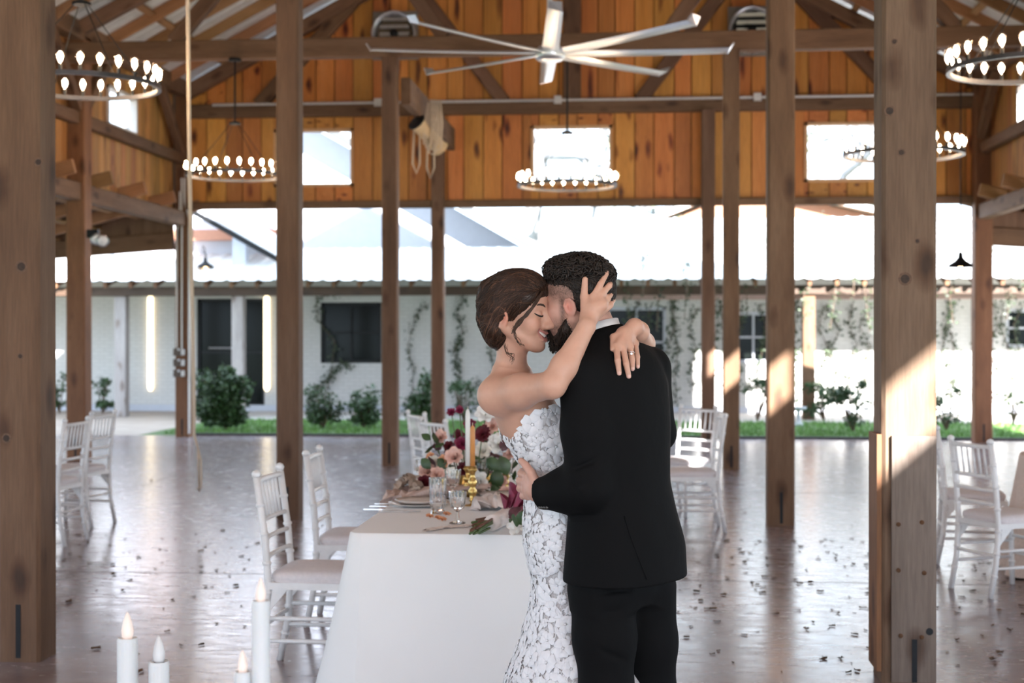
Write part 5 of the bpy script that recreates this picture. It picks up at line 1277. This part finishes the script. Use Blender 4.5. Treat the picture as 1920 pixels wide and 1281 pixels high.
for k in range(4):
    mb = MB(); c_ = pt(1012 + 4.5 * k, 951.5, -.10); dd = hit([J], 1012 + 4.5 * k, 951.5); c_ = pt(1012 + 4.5 * k, 951.5, (dd or -.1) - .002)
    mb.lathe([(.0042, 0), (.0046, .0015), (.003, .003), (.0005, .0025)], 10, -ED, c_); cmb(mb, 'cuff_button', plain('horn_button', (.05, .045, .04), .3), jk, gorg)
mb = MB(); rows = []
for i in range(13):   # pocket flap on the near side
    px = 1074 + 57 * i / 12; rows.append([Vector(pt(px, py_, (hit([J], px, py_) or -.2) - .003)) for py_ in (966 - .01 * i, 971, 979 - .5 * i / 12)])
mb.grid(rows); o = cmb(mb, 'pocket_flap', M['wool'], jk, gorg)
mb = MB(); vp = []
for f in np.linspace(0, 1, 16):
    px_, py_ = 1171 + 42 * f ** 1.15, 968 + 118 * f; vp.append(Vector(pt(px_, py_, (hit([J], px_, py_) or -.15) - .0012)))
mb.tube(vp, .0022, 6); cmb(mb, 'vent_edge', M['wool'], jk, gorg)
# collars: rings round the neck
def collar(name, c0, rad, z0, z1, mat, par, fall, gap=1.0, ax=None, th=.006):
    ax = np.array([.0, .0, 1.0]) if ax is None else ax / np.linalg.norm(ax); s1 = np.cross(ax, ED); s1 /= np.linalg.norm(s1); s2 = np.cross(ax, s1); P = []
    for i in range(49):
        a = -math.pi + 2 * math.pi * i / 48
        d = math.cos(a) * s1 + math.sin(a) * s2; row = []
        for v, (rr, zz) in enumerate(((rad, z0), (rad * .985, lerp(z0, z1, .6)), (rad, z1), (rad + th, z1 + .001), (rad + fall * .6, lerp(z1, z0, .5)), (rad + fall, z0))): row.append(Vector(c0 + d * rr + ax * zz))
        P.append(row)
    mb = MB(); mb.grid(P); o = cmb(mb, name, mat, par, gorg); return o
nax = pt(1104, 570, 0) - pt(1128, 645, 0); nax = nax / np.linalg.norm(nax)
tilt = nax * .75 + ED * .12
sh = NT('white_shirt'); sh.col((.80, .81, .83)); sh.set(Roughness=.7); M['shirt'] = sh.m
collar('shirt_collar', pt(1125, 632, 0), .062, -.02, .034, M['shirt'], groom, .008, ax=tilt)
collar('jacket_collar', pt(1128, 640, 0), .069, -.03, .026, M['wool'], jk, .022, ax=tilt)
# trousers
T = Field(pt(1040, 1660, 0) + np.array([0, -.3, 0]), pt(1320, 1040, 0) + np.array([.05, .4, 0]), .006)
T.loft([sec(1040, 1168, .165, .118), sec(1100, 1163, .165, .12), sec(1128, 1160, .15, .11)], 0, 2.2, angG)
hL, kL, aL = pt(1130, 1105, -.06), pt(1137, 1290, -.085), pt(1145, 1560, -.02); hR, kR, aR = pt(1206, 1105, .05), pt(1219, 1300, .09), pt(1250, 1560, .14)
for a, b, c_ in ((hL, kL, aL), (hR, kR, aR)):
    T.chain([a, lerp(a, b, .5), b], [.098, .088, .077], .03, .03); T.chain([b, lerp(b, c_, .5), c_, c_ - np.array([0, 0, .04])], [.077, .077, .078, .078], .02, .02)
for a, b in (((1085, 1118, -.18), (1180, 1105, -.14)), ((1080, 1140, -.18), (1175, 1152, -.16)), ((1095, 1165, -.18), (1185, 1140, -.15)), ((1110, 1215, -.18), (1175, 1240, -.15)), ((1085, 1190, -.17), (1120, 1220, -.18)), ((1215, 1190, .0), (1250, 1230, .03))): T.cone(pt(*a), .004, pt(*b), .005, .014, 's')
Vt, Qt = T.mesh(); tr_ = child_np('trousers', Vt, Qt, M['wool'], groom, gorg)
for foot, yaw_ in ((aL, 0), (aR, 0)):
    S = Field(foot + np.array([-.3, -.2, -foot[2] - .02]), foot + np.array([.2, .35, -foot[2] + .16]), .006); fd = -.77 * EX + .64 * ED
    b0 = np.array([foot[0], foot[1], .05]); S.cone(b0 - fd * .03, .045, b0 + fd * .06, .042, .02); S.cone(b0 + fd * .05, .042, np.array([*(b0 + fd * .19)[:2], .034]), .034, .03); S.cone(b0, .042, foot - np.array([0, 0, .0]), .05, .02)
    S.op(lambda X, Y, Z: Z - .0 + 0 * X + 0 * Y, S.lo, S.lo + np.array([.6, .6, .02]), 0, 's')
    Vs, Qs = S.mesh(); Vs[:, 2] = np.maximum(Vs[:, 2], .001); child_np('shoe', Vs, Qs, plain('black_leather', (.012, .011, .011), .25), groom, gorg)
# hair, beard, brow
def hair_tubes(mb, cols, paths, r0, base, var, rng, n=5):
    for P in paths:
        m = len(P); v0 = len(mb.v); mb.tube([Vector(p) for p in P], [r0 * (.5 + .6 * math.sin(math.pi * min(1, .12 + .85 * i / (m - 1)))) for i in range(m)], n)
        c_ = np.array(base) * (1 + var * rng.randn()); cols += [np.clip(c_, .002, 1)] * (len(mb.v) - v0)
def finish_hair(name, Vh, Qh, base, mb, cols, par, org):
    me = bpy.data.meshes.new(name); V = [tuple(p) for p in (Vh - org)] + [tuple(np.array(p) - org) for p in mb.v]; nb = len(Vh)
    F = [tuple(int(i) for i in q) for q in Qh] + [tuple(i + nb for i in f) for f in mb.f]; me.from_pydata(V, [], F); me.update()
    at = me.color_attributes.new('Col', 'FLOAT_COLOR', 'POINT'); c4 = np.ones((len(V), 4), np.float32); c4[:nb, :3] = base; c4[nb:, :3] = np.array(cols).reshape(-1, 3) if cols else 0
    at.data.foreach_set('color', c4.ravel()); me.polygons.foreach_set('use_smooth', [True] * len(me.polygons)); me.materials.append(M['hair']); return link(name, me, par)
HF = Field(HG.o - .16, HG.o + .17, .0035); k = HG.s
HF.ell(HG(-.006, 0, .072), np.array([.106, .078, .072]) * k, HG.R, 0); HF.ell(HG(-.040, 0, .035), np.array([.078, .079, .080]) * k, HG.R, .02); HF.ell(HG(.055, 0, .105), np.array([.042, .05, .030]) * k, HG.R, .02)
HF.ell(HG(.115, 0, -.01), np.array([.09, .12, .085]) * k, HG.R, .012, 's')
for sdd in (-1, 1): HF.ell(HG(.025, sdd*.10, .005), np.array([.075, .045, .058]) * k, HG.R, .012, 's')
rg = np.random.RandomState(4); paths = []
Vh, Qh = HF.mesh(); P0 = Vh[rg.permutation(len(Vh))[:3200]]; lz = HG.local(P0)[:, 2]; ok = lz > -.045; P0 = P0[ok]; nr = HF.grad(P0); lz = HG.local(P0)[:, 2]
for p, g, z in zip(P0, nr, lz):
    t1 = np.cross(g, rg.randn(3)); t1 /= np.linalg.norm(t1); top = z > .078; t2 = np.cross(g, t1)
    if not top: t1 = t1 * .5 - HG.u * .6 - HG.f * .5; t1 = t1 - g * (t1 @ g); t1 /= np.linalg.norm(t1)
    L_ = rg.uniform(.018, .034) if top else .013; cu = rg.uniform(.6, 1.5) if top else .15; lift = rg.uniform(.004, .013) if top else .0015
    paths.append([p + t1 * L_ * (f - .3) + t2 * .010 * cu * math.sin(f * 3.8) + g * (lift * math.sin(f * 2.8) - .001) for f in (0, .2, .4, .6, .8, 1)])
mb = MB(); cols = []; hair_tubes(mb, cols, paths, .0019, (.020, .014, .011), .35, rg)
finish_hair('hair', Vh, Qh, (.016, .011, .009), mb, cols, groom, gorg)
BF = Field(HG.o - .16, HG.o + .14, .0035)
for sdd in (-1, 1):
    BF.chain([HG(-.004, sdd*.064, -.040), HG(.012, sdd*.060, -.078), HG(.050, sdd*.030, -.108), HG(.076, 0, -.116)], [.006, .014, .018, .019], .012, .012)
    BF.cone(HG(.088, sdd*.024, -.066), .008, HG(.074, sdd*.03, -.10), .012, .01)
mb = MB(); cols = []; paths = []; Vb, Qb = BF.mesh(); Pb = Vb[rg.permutation(len(Vb))[:1500]]; nb_ = BF.grad(Pb)
for p, g in zip(Pb, nb_):
    t1 = np.cross(g, rg.randn(3)); t1 = t1 / np.linalg.norm(t1) * .5 + HG.u * -.7 + g * .4; paths.append([p, p + t1 * .005, p + t1 * .010 + g * .001])
hair_tubes(mb, cols, paths, .0010, (.026, .017, .013), .4, rg, 4); finish_hair('beard', Vb, Qb, (.034, .021, .016), mb, cols, groom, gorg)
def face_line(name, H, pts, r, par, org, mat):
    pts = [tuple(np.interp(f, np.linspace(0, 1, len(pts)), [p[i] for p in pts]) for i in range(3)) for f in np.linspace(0, 1, 12)]
    P_ = np.array(pts); P_[1:-1] = (P_[:-2] + P_[1:-1] * 2 + P_[2:]) / 4; pts = P_.tolist(); mb = MB(); m = len(pts); mb.tube([Vector(H(*p)) for p in pts], [r * H.s * (.45 + .75 * math.sin(math.pi * (i + .5) / m)) for i in range(m)], 6); return cmb(mb, name, mat, par, org)
bk = plain('dark_lash', (.012, .008, .006), .6); M['lash'] = bk
for sdd in (-1, 1):
    face_line('eyebrow', HG, [(.088, sdd*.015, .024), (.086, sdd*.03, .029), (.074, sdd*.048, .024)], .0042, groom, gorg, bk)
    face_line('eyelash', HG, [(.091, sdd*.022, -.004), (.0905, sdd*.034, -.003), (.081, sdd*.047, -.005)], .0022, groom, gorg, bk)

# ------------------------------------------------------------------ bride
HB = Head(970, 588, .02, (1.0, -.34, -.02), .95)
B = Field(pt(890, 900, 0) + np.array([0, -.26, 0]), pt(1232, 495, 0) + np.array([.02, .52, 0]), .003)
add_head(B, HB, True)
k = HB.s
# open smile
for sdd in (-1, 1):
    B.chain([HB(.0965, 0, -.0605), HB(.0930, sdd*.014, -.0585), HB(.0755, sdd*.0355, -.0475)], [.0042 * k, .0040 * k, .0024 * k], .006); B.chain([HB(.0935, 0, -.0815), HB(.0900, sdd*.015, -.0785), HB(.0750, sdd*.0355, -.0505)], [.0050 * k, .0046 * k, .0024 * k], .006)
for sdd in (-1, 1): B.chain([HB(.088, 0, -.0715), HB(.083, sdd*.013, -.0695), HB(.073, sdd*.03, -.056)], [.0062, .0056, .0022], 0)
B2 = None
def carve(F, pts, rs, kk):
    for i in range(len(pts) - 1): F.cone(pts[i], rs[i], pts[i+1], rs[i+1], kk, 's')
for sdd in (-1, 1): carve(B, [HB(.104, 0, -.0715), HB(.0995, sdd*.014, -.0690), HB(.0835, sdd*.0325, -.0530)], [.0086, .0082, .0050], .002)
# neck, torso, shoulders
B.cone(pt(962, 625, .03), .046, pt(958, 702, .06), .046, .02)
def secb(py, px, a, b, dd): p = pt(px, py, dd); return (p[2], p[0], p[1], a, b)
angB = math.atan2(EX[1], EX[0])
B.loft([secb(696, 962, .045, .060, .07), secb(712, 966, .070, .105, .08), secb(738, 974, .092, .145, .09), secb(775, 990, .105, .140, .10), secb(815, 1006, .106, .132, .11), secb(855, 1024, .080, .100, .12), secb(898, 1046, .066, .085, .13)], .03, 2.0, angB)
sR = pt(931, 742, .0); eR = pt(1036, 722, -.185); wR = pt(1100, 612, -.150)
B.cone(pt(955, 712, .05), .045, sR, .048, .04)
B.chain([sR, lerp(sR, eR, .45), eR], [.049, .046, .036], .035, .03); B.chain([eR, lerp(eR, wR, .35) + np.array([0, 0, -.006]), wR], [.036, .037, .0245], .02, .02)
sL = pt(985, 735, .22); eL = pt(1120, 700, .30); wL = pt(1190, 613, -.045)
B.cone(pt(965, 712, .10), .045, sL, .048, .04); B.chain([sL, eL], [.049, .037], .03); B.chain([eL, pt(1205, 645, .12), pt(1198, 622, .0), wL], [.037, .034, .027, .0235], .02, .02)
# right hand of the bride on the head of the groom
gs_ = [G, HF]
def on(px, py, off, fs=gs_, dflt=-.05):
    h_ = hit(fs, px, py); return pt(px, py, (h_ if h_ is not None else dflt) - off)
kn = {'i': on(1113, 556, .016), 'm': on(1127, 553, .016), 'r': on(1138, 560, .013, dflt=-.05), 'p': on(1143, 572, .010, dflt=-.05)}
wr0 = pt(1103, 600, min(-.13, (hit(gs_, 1103, 600) or -.1) - .03))
B.cone(wR, .0245, wr0, .021, .01)
for q in kn.values(): B.cone(wr0, .019, q, .0115, .012)
B.cone(pt(1112, 578, -.125), .020, pt(1128, 572, -.115), .018, .012)
B.chain([kn['i'], on(1126, 533, .012), on(1138, 512, .009, dflt=-.03)], [.0105, .0092, .0072], .005, .003)
B.chain([kn['m'], on(1142, 536, .010, dflt=-.03), pt(1148, 523, .0)], [.0105, .0092, .0072], .005, .003)
B.chain([kn['r'], pt(1148, 547, -.035), pt(1151, 536, .005)], [.0100, .0088, .0070], .005, .003)
B.chain([kn['p'], pt(1149, 563, -.035), pt(1151, 553, .0)], [.0090, .0080, .0066], .005, .003)
B.chain([lerp(wr0, pt(1097, 585, -.12), .8), on(1095, 557, .014), on(1097, 524, .010)], [.015, .0112, .0085], .012, .004)
# left hand hanging over the back of the groom
js = [J]
pc = on(1170, 628, .018, js, -.06)
B.cone(wL, .0235, pc, .0205, .012)
kx = [(1156, 648), (1168, 652), (1181, 650), (1191, 644)]; tips = [((1158, 676), (1161, 700)), ((1174, 682), (1179, 706)), ((1185, 674), (1186, 692)), ((1195, 669), (1196, 688))]
kk_ = [on(x, y, .014, js, -.1) for x, y in kx]
for q in kk_: B.cone(pc, .0185, q, .0115, .012)
rad = [.0100, .0100, .0095, .0085]; LF = []
for q, (m_, t_), r_ in zip(kk_, tips, rad):
    ch_ = [q, on(*m_, .012, js, -.12), on(*t_, .007, js, -.12)]; LF.append(ch_); B.chain(ch_, [r_, r_ * .92, r_ * .74], .005, .003)
B.chain([lerp(wL, pc, .5), on(1150, 632, .012, js, -.08), on(1148, 655, .006, js, -.08)], [.014, .010, .007], .008, .003)
Vb_, Qb_ = B.mesh()
base_b = np.array([.60, .345, .25]); colb, L, blend = skin_col(Vb_, HB, base_b)
# lips and blush
dl = np.full(len(Vb_), 9.0)
for sdd in (-1, 1):
    for a, b in (((.0985, 0, -.0605), (.095, sdd*.014, -.0585)), ((.095, sdd*.014, -.0585), (.0770, sdd*.0355, -.0475)), ((.0955, 0, -.0820), (.092, sdd*.015, -.079)), ((.092, sdd*.015, -.079), (.0765, sdd*.0355, -.0505))):
        a = np.array(a); b = np.array(b); t_ = np.clip(((L - a) @ (b - a)) / ((b - a) @ (b - a)), 0, 1)[:, None]; dl = np.minimum(dl, np.linalg.norm(L - a - t_ * (b - a), axis=1))
blend(np.clip((.0062 - dl) / .002, 0, 1) * .85, (.46, .17, .15))
inm = np.clip(1.2 - np.linalg.norm((L - np.array([.088, 0, -.070])) / np.array([.014, .027, .008]), axis=1), 0, 1) * (dl > .006); blend(inm * 1.5, (.16, .04, .04))
# nails
for ch_ in LF:
    dn = np.linalg.norm(Vb_ - (ch_[-1] - ED * .006), axis=1); blend(np.clip((.0065 - dn) / .001, 0, 1) * .8, (.78, .50, .44))
borg = pt(1060, 1000, .12) * np.array([1, 1, 0])
bride, _ = np_obj('person', Vb_, Qb_, M['skin_b'], None, borg, colb)
tag(bride, 'smiling woman in a strapless white lace gown with dark updo embracing the man', 'person')
# teeth
mb = MB(); P = []
for y_ in np.linspace(-.031, .031, 15):
    q = (y_ / .031) ** 2; xx = .0925 - .0155 * q; zt = -.0620 + .0105 * q; zb = -.0740 + .0185 * q
    P.append([Vector(HB(xx - .002, y_, zt + .002)), Vector(HB(xx + .0008, y_, zt)), Vector(HB(xx + .0012, y_, (zt + zb) / 2)), Vector(HB(xx, y_, zb)), Vector(HB(xx - .004, y_, zb - .0005))])
mb.grid(P); cmb(mb, 'teeth', plain('teeth_white', (.78, .76, .72), .25), bride, borg)
for sdd in (-1, 1):
    face_line('eyebrow', HB, [(.0945, sdd*.014, .020), (.0935, sdd*.026, .026), (.085, sdd*.040, .0285), (.0735, sdd*.0525, .023)], .0027, bride, borg, plain('brow_brown', (.035, .02, .013), .7))
    face_line('eyelash', HB, [(.0895, sdd*.020, -.0050), (.0920, sdd*.030, -.0085), (.0885, sdd*.041, -.0085), (.080, sdd*.0505, -.0040), (.074, sdd*.056, .0005)], .0022, bride, borg, bk)
# engagement ring
rc = lerp(LF[2][0], LF[2][1], .55); rd = LF[2][1] - LF[2][0]; rd /= np.linalg.norm(rd); s1 = np.cross(rd, ED); s1 /= np.linalg.norm(s1); s2 = np.cross(rd, s1)
mb = MB(); mb.tube([Vector(rc + (s1 * math.cos(a) + s2 * math.sin(a)) * .0103) for a in np.linspace(0, 2*math.pi, 18, endpoint=False)], .0011, 6, closed=True); rg_ = cmb(mb, 'engagement_ring', M['silver'], bride, borg)
mb = MB(); mb.lathe([(.0005, -.003), (.0042, .001), (.0030, .003), (.0003, .0032)], 8, -ED, rc - ED * .0125); cmb(mb, 'diamond', plain('diamond', (.9, .9, .92), .05, .6), rg_, borg, False)
# hair
UH = Field(HB.o - .17, HB.o + .17, .0035); k = HB.s
UH.ell(HB(-.010, 0, .050), np.array([.100, .086, .088]) * k, HB.R, 0)
UH.ell(HB(.035, 0, .062), np.array([.060, .076, .062]) * k, HB.R, .03)
UH.ell(HB(-.052, 0, .000), np.array([.060, .078, .090]) * k, HB.R, .04)
UH.ell(HB(-.056, 0, -.050), np.array([.048, .058, .066]) * k, HB.R, .03)
UH.ell(HB(-.080, .0, .035), np.array([.036, .055, .055]) * k, HB.R, .03)
UH.ell(HB(.110, 0, -.015), np.array([.072, .12, .068]) * k, HB.R, .012, 's'); UH.ell(HB(.085, 0, -.085), np.array([.10, .12, .085]) * k, HB.R, .015, 's')
for sdd in (-1, 1): UH.ell(HB(-.016, sdd*.085, -.050), np.array([.024, .020, .034]) * k, HB.R, .010, 's')
for c_, r_ in (((-.085, -.03, .075), .030), ((-.095, -.02, .03), .030), ((-.070, -.055, .02), .030), ((-.088, -.03, -.02), .030), ((-.050, -.062, .065), .028), ((-.060, -.05, -.055), .030), ((-.03, -.055, .105), .026), ((-.090, .03, .04), .03), ((-.07, .05, -.02), .03)):
    UH.ell(HB(*c_), np.array([r_, r_ * .9, r_ * .8]) * k, HB.R, .022)
mb = MB(); cols = []; rg = np.random.RandomState(8); paths = []
N = 1500; th = rg.uniform(-1.75, 1.75, N)          # hairline sweep, from one temple over the top to the other
for i in range(N):
    a = th[i]; t_ = abs(a) / 1.75; back = (rg.uniform(0, 1) ** 2) * .06
    st = np.array([.088 - .02 * t_ - .075 * t_ * t_ - back, math.copysign(math.sin(min(1.57, abs(a) * 1.25)), a) * .082, .082 - .018 * t_ - .072 * t_ * t_ + back * .35])
    en = np.array([-.088 + rg.uniform(-.02, .035), math.sin(a * .9) * .045 + rg.normal(0, .010), -.060 + rg.uniform(-.05, .075)])
    mid = np.array([(st[0] + en[0]) * .5 - .005, math.sin(a) * .105, .5 * (st[2] + en[2]) + .055 * math.cos(a) + .028])
    P = []; wv = rg.uniform(.003, .009); ph = a * 5
    for f in np.linspace(0, 1, 15): P.append((1-f)**2 * st + 2*f*(1-f) * mid + f*f * en + np.array([0, 0, wv * math.sin(f * 8 + ph)]))
    P = HB.o + (np.array(P) * k) @ HB.R.T; P = UH.project(P, rg.uniform(-.0006, .0022), 4); paths.append(P)
for i in range(150):                                # twisted knots of the low bun
    c_ = np.array([-.075, rg.uniform(-.05, .05), -.04 + rg.uniform(-.06, .05)]); a0 = rg.uniform(0, 6.28); rr = rg.uniform(.012, .035); P = []
    for f in np.linspace(0, 1, 9): an = a0 + 2.6 * f; P.append(c_ + np.array([math.cos(an) * rr * .9, rg.normal(0, .001) + (-.04 if c_[1] < 0 else .04) * .4, math.sin(an) * rr]))
    P = HB.o + (np.array(P) * k) @ HB.R.T; paths.append(UH.project(P, rg.uniform(-.0006, .003), 5))
base_h = np.array([.030, .0155, .0095])
for P in paths:
    v0 = len(mb.v); m = len(P); r0 = rg.uniform(.0008, .0019); mb.tube([Vector(p) for p in P], [r0 * (.4 + .6 * math.sin(math.pi * (i + .3) / m)) for i in range(m)], 5)
    hl = rg.rand(); c_ = base_h * (rg.uniform(.5, 1.3) if hl < .78 else rg.uniform(1.6, 3.2)); c_ = c_ * np.array([1.15, 1, .9]); cols += [c_] * (len(mb.v) - v0)
# loose strands round the face and nape
def strand(pts, r_): 
    v0 = len(mb.v); n = len(pts); P = [Vector(pt(*p)) for p in pts]; Pf = []
    for i in range(len(P) - 1):
        p0, p1, p2, p3 = P[max(i-1, 0)], P[i], P[i+1], P[min(i+2, n-1)]
        for f in np.linspace(0, 1, 6, endpoint=False): Pf.append(.5 * ((2*p1) + (p2-p0)*f + (2*p0-5*p1+4*p2-p3)*f*f + (3*p1-p0-3*p2+p3)*f**3))
    Pf.append(P[-1]); mm = len(Pf); mb.tube(Pf, [r_ * (.3 + .8 * math.sin(math.pi * (i + 1) / (mm + 1))) for i in range(mm)], 5); cols.extend([base_h * rg.uniform(.8, 2.2)] * (len(mb.v) - v0))
for q in range(30):
    j = lambda s=3: rg.uniform(-s, s)
    dd = -.062
    strand([(1018 + j(), 546 + j(), dd + .01), (1006 + j(), 566 + j(), dd - .012), (990 + j(), 588 + j(4), dd - .018), (973 + j(4), 606 + j(4), dd - .016), (962 + j(4), 622 + j(5), dd - .010)], rg.uniform(.0006, .0014))
for q in range(7):
    j = lambda s=3: rg.uniform(-s, s)
    strand([(964 + j(), 612 + j(), -.065), (966 + j(), 628 + j(), -.066), (972 + j(4), 640 + j(5), -.060), (980 + j(5), 648 + j(4), -.055)], .0007)
for q in range(9):
    j = lambda s=3: rg.uniform(-s, s)
    strand([(948 + j(5), 645 + j(5), -.02), (952 + j(), 662 + j(), -.035), (962 + j(4), 668 + j(5), -.035), (958 + j(5), 682 + j(8), -.03)], .0006)
Vh, Qh = UH.mesh(); finish_hair('hair', Vh, Qh, base_h * .8, mb, cols, bride, borg)
# gown ---------------------------------------------------------------
DR = Field(pt(800, 1606, 0) * np.array([1, 1, 0]) + np.array([-.10, -.42, .002]), np.array([pt(1330, 760, 0)[0], pt(1330, 760, 0)[1] + .55, pt(1000, 760, 0)[2]]), .006)
DR.loft([secb(765, 986, .108, .146, .10), secb(790, 996, .112, .143, .105), secb(815, 1009, .111, .137, .11), secb(850, 1027, .101, .124, .12), secb(888, 1048, .096, .116, .13), secb(930, 1060, .118, .140, .13), secb(985, 1071, .144, .168, .13), secb(1035, 1074, .143, .166, .13),
         secb(1085, 1068, .108, .140, .13), secb(1130, 1066, .112, .140, .13), secb(1200, 1076, .160, .185, .14), secb(1281, 1090, .235, .24, .15), secb(1400, 1115, .31, .31, .16), secb(1500, 1128, .37, .37, .18), secb(1604, 1135, .41, .42, .2)], 0, 2.0, angB)
DR.ell(pt(1062, 806, .045), (.045, .06, .055), None, .04)
xs_ = [pt(p, 800)[0] for p in (925, 945, 958, 968, 982, 998, 1012, 1030, 1060)]; zs_ = [pt(980, q)[2] for q in (812, 818, 824, 820, 802, 782, 770, 767, 772)]
DR.op(lambda X, Y, Z: (Z - np.interp(X, xs_, zs_) - .004 * np.sin(X * 260) * np.cos(Y * 90)) * .75 + 0 * Y, DR.lo, DR.lo + DR.h * DR.n, 0, 'i')
# keep the gown out of the jacket and trousers
Vd, Qd = DR.mesh()
lm = NT('lace_ground'); co = lm.coords(rnd=False); vn = lm.n('ShaderNodeTexVoronoi', feature='DISTANCE_TO_EDGE'); vn.inputs['Scale'].default_value = 160; lm.l(co, vn.inputs['Vector'])
lm.col(lm.ramp(vn.outputs['Distance'], [(.03, (.66, .65, .66)), (.12, (.50, .46, .46))])); lm.set(Roughness=.8); lm.bump(lm.noise(co, 120, 3), .4, .003); M['lace_ground'] = lm.m
gown = child_np('lace_gown', Vd, Qd, M['lace_ground'], bride, borg, None, 2)
M['lace'] = plain('white_lace', (.82, .82, .85), .75, var=.03, nscale=90, bump=.25)
CV = .16
def bend(p): return (p[0], p[1], p[2] - p[0] * p[0] / (2 * CV))
def motif_flower(np_, r_, seed):
    r = random.Random(seed); mb = MB()
    for q in range(np_):
        a0 = 2*math.pi*q/np_ + r.uniform(-.15, .15); L_ = r_ * r.uniform(.85, 1.1); W_ = r_ * 1.75 / np_ * 1.25; P = []
        for i in range(6):
            f = i / 5; w_ = W_ * (math.sin(math.pi * min(1, .10 + .62 * f)) ** .9); row = []
            for j in (-1, -.55, 0, .55, 1):
                notch = -.10 * L_ * (1 - abs(j)) * (f > .95); u = .14 * r_ + (L_ - .14 * r_) * f * (1 - .10 * j * j * f) + notch; v = w_ * j
                zz = .0028 + .0022 * math.sin(math.pi * f) - .0018 * abs(j) * (1 - f * .3) + .0012 * f
                row.append(bend((math.cos(a0)*u - math.sin(a0)*v, math.sin(a0)*u + math.cos(a0)*v, zz)))
            P.append(row)
        mb.grid(P)
    mb.ball((0, 0, .0035), (r_ * .13, r_ * .13, .0022), 8, 5)
    return mb.mesh('lace_flower', M['lace'], True)
def motif_leaf(L_, W_, seed):
    mb = MB(); P = []
    for i in range(7):
        f = i / 6; w_ = W_ * math.sin(math.pi * f) ** .7 + .0004; cxx = .18 * L_ * math.sin(f * 2.4)
        P.append([bend((cxx + w_ * j, L_ * (f - .5), .0026 - .0016 * abs(j) + .0012 * math.sin(3.1 * f))) for j in (-1, -.5, 0, .5, 1)])
    return mb.grid(P).mesh('lace_leaf', M['lace'], True)
def motif_curl(r_):
    mb = MB(); pts = []
    for i in range(15): a = i / 14 * 5.2; rr = r_ * (1 - .62 * i / 14); pts.append(bend((rr * math.cos(a), rr * math.sin(a), .0022)))
    return mb.tube(pts, [.0022 * (1 - .4 * i / 14) for i in range(15)], 5).mesh('lace_curl', M['lace'], True)
FLm = [motif_flower(5, .030, 1), motif_flower(6, .026, 2), motif_flower(5, .021, 3), motif_flower(7, .024, 4)]; LFm = [motif_leaf(.036, .0085, 1), motif_leaf(.028, .007, 2), motif_leaf(.046, .009, 3)]; CUm = [motif_curl(.012), motif_curl(.008)]
rl = np.random.RandomState(12); nrm = DR.grad(Vd, .008); zlim = np.interp(Vd[:, 0], xs_, zs_)
hid = (J.sample(Vd) < .012) | (T.sample(Vd) < .012) | ((Vd - np.array(CO)) @ EX / ((Vd - np.array(CO)) @ ED) * FPX + 960 > 1120)
def place(mesh_list, nm, mind, cap, occ, score, lift=.0015, sc=(.85, 1.15)):
    out = []; order = rl.permutation(len(Vd))
    for i in order:
        p = Vd[i]
        if len(out) >= cap: break
        if p[2] > zlim[i] - .004 or nrm[i] @ ED > .30 or p[2] < .44 or hid[i]: continue
        if occ and (np.linalg.norm(np.array([o[0] for o in occ]) - p, axis=1) < np.array([o[1] for o in occ]) + mind).any(): continue
        n_ = Vector(nrm[i]); up = Vector((0, 0, 1)); x_ = up.cross(n_).normalized(); y_ = n_.cross(x_); s_ = rl.uniform(*sc)
        R_ = Matrix((x_, y_, n_)).transposed() @ Matrix.Rotation(rl.uniform(0, 6.28) if nm != 'lace_curl' else rl.uniform(0, 6.28), 3, 'Z')
        m_ = mesh_list[rl.randint(len(mesh_list))]; o = link(nm, m_, gown, Vector(p - borg) + n_ * lift, R_, (s_, s_, s_)); occ.append((p, mind)); out.append(o)
    return out
occ = []; facing = nrm @ ED
place(FLm[:2], 'lace_flower', .0260, 70, occ, facing * .2, .0025, (.95, 1.2)); n1_ = len(occ)
place(FLm[2:], 'lace_flower', .0165, 200, occ, facing * .2, .0020, (.62, .95))
occ2 = [(o[0], o[1] * .70) for o in occ]
place(LFm, 'lace_leaf', .0080, 300, occ2, facing * .5, .0012, (.7, 1.2)); occ3 = [(o[0], o[1] * .80) for o in occ2]
place(CUm, 'lace_curl', .0055, 300, occ3, facing * .5, .0008, (.8, 1.2))
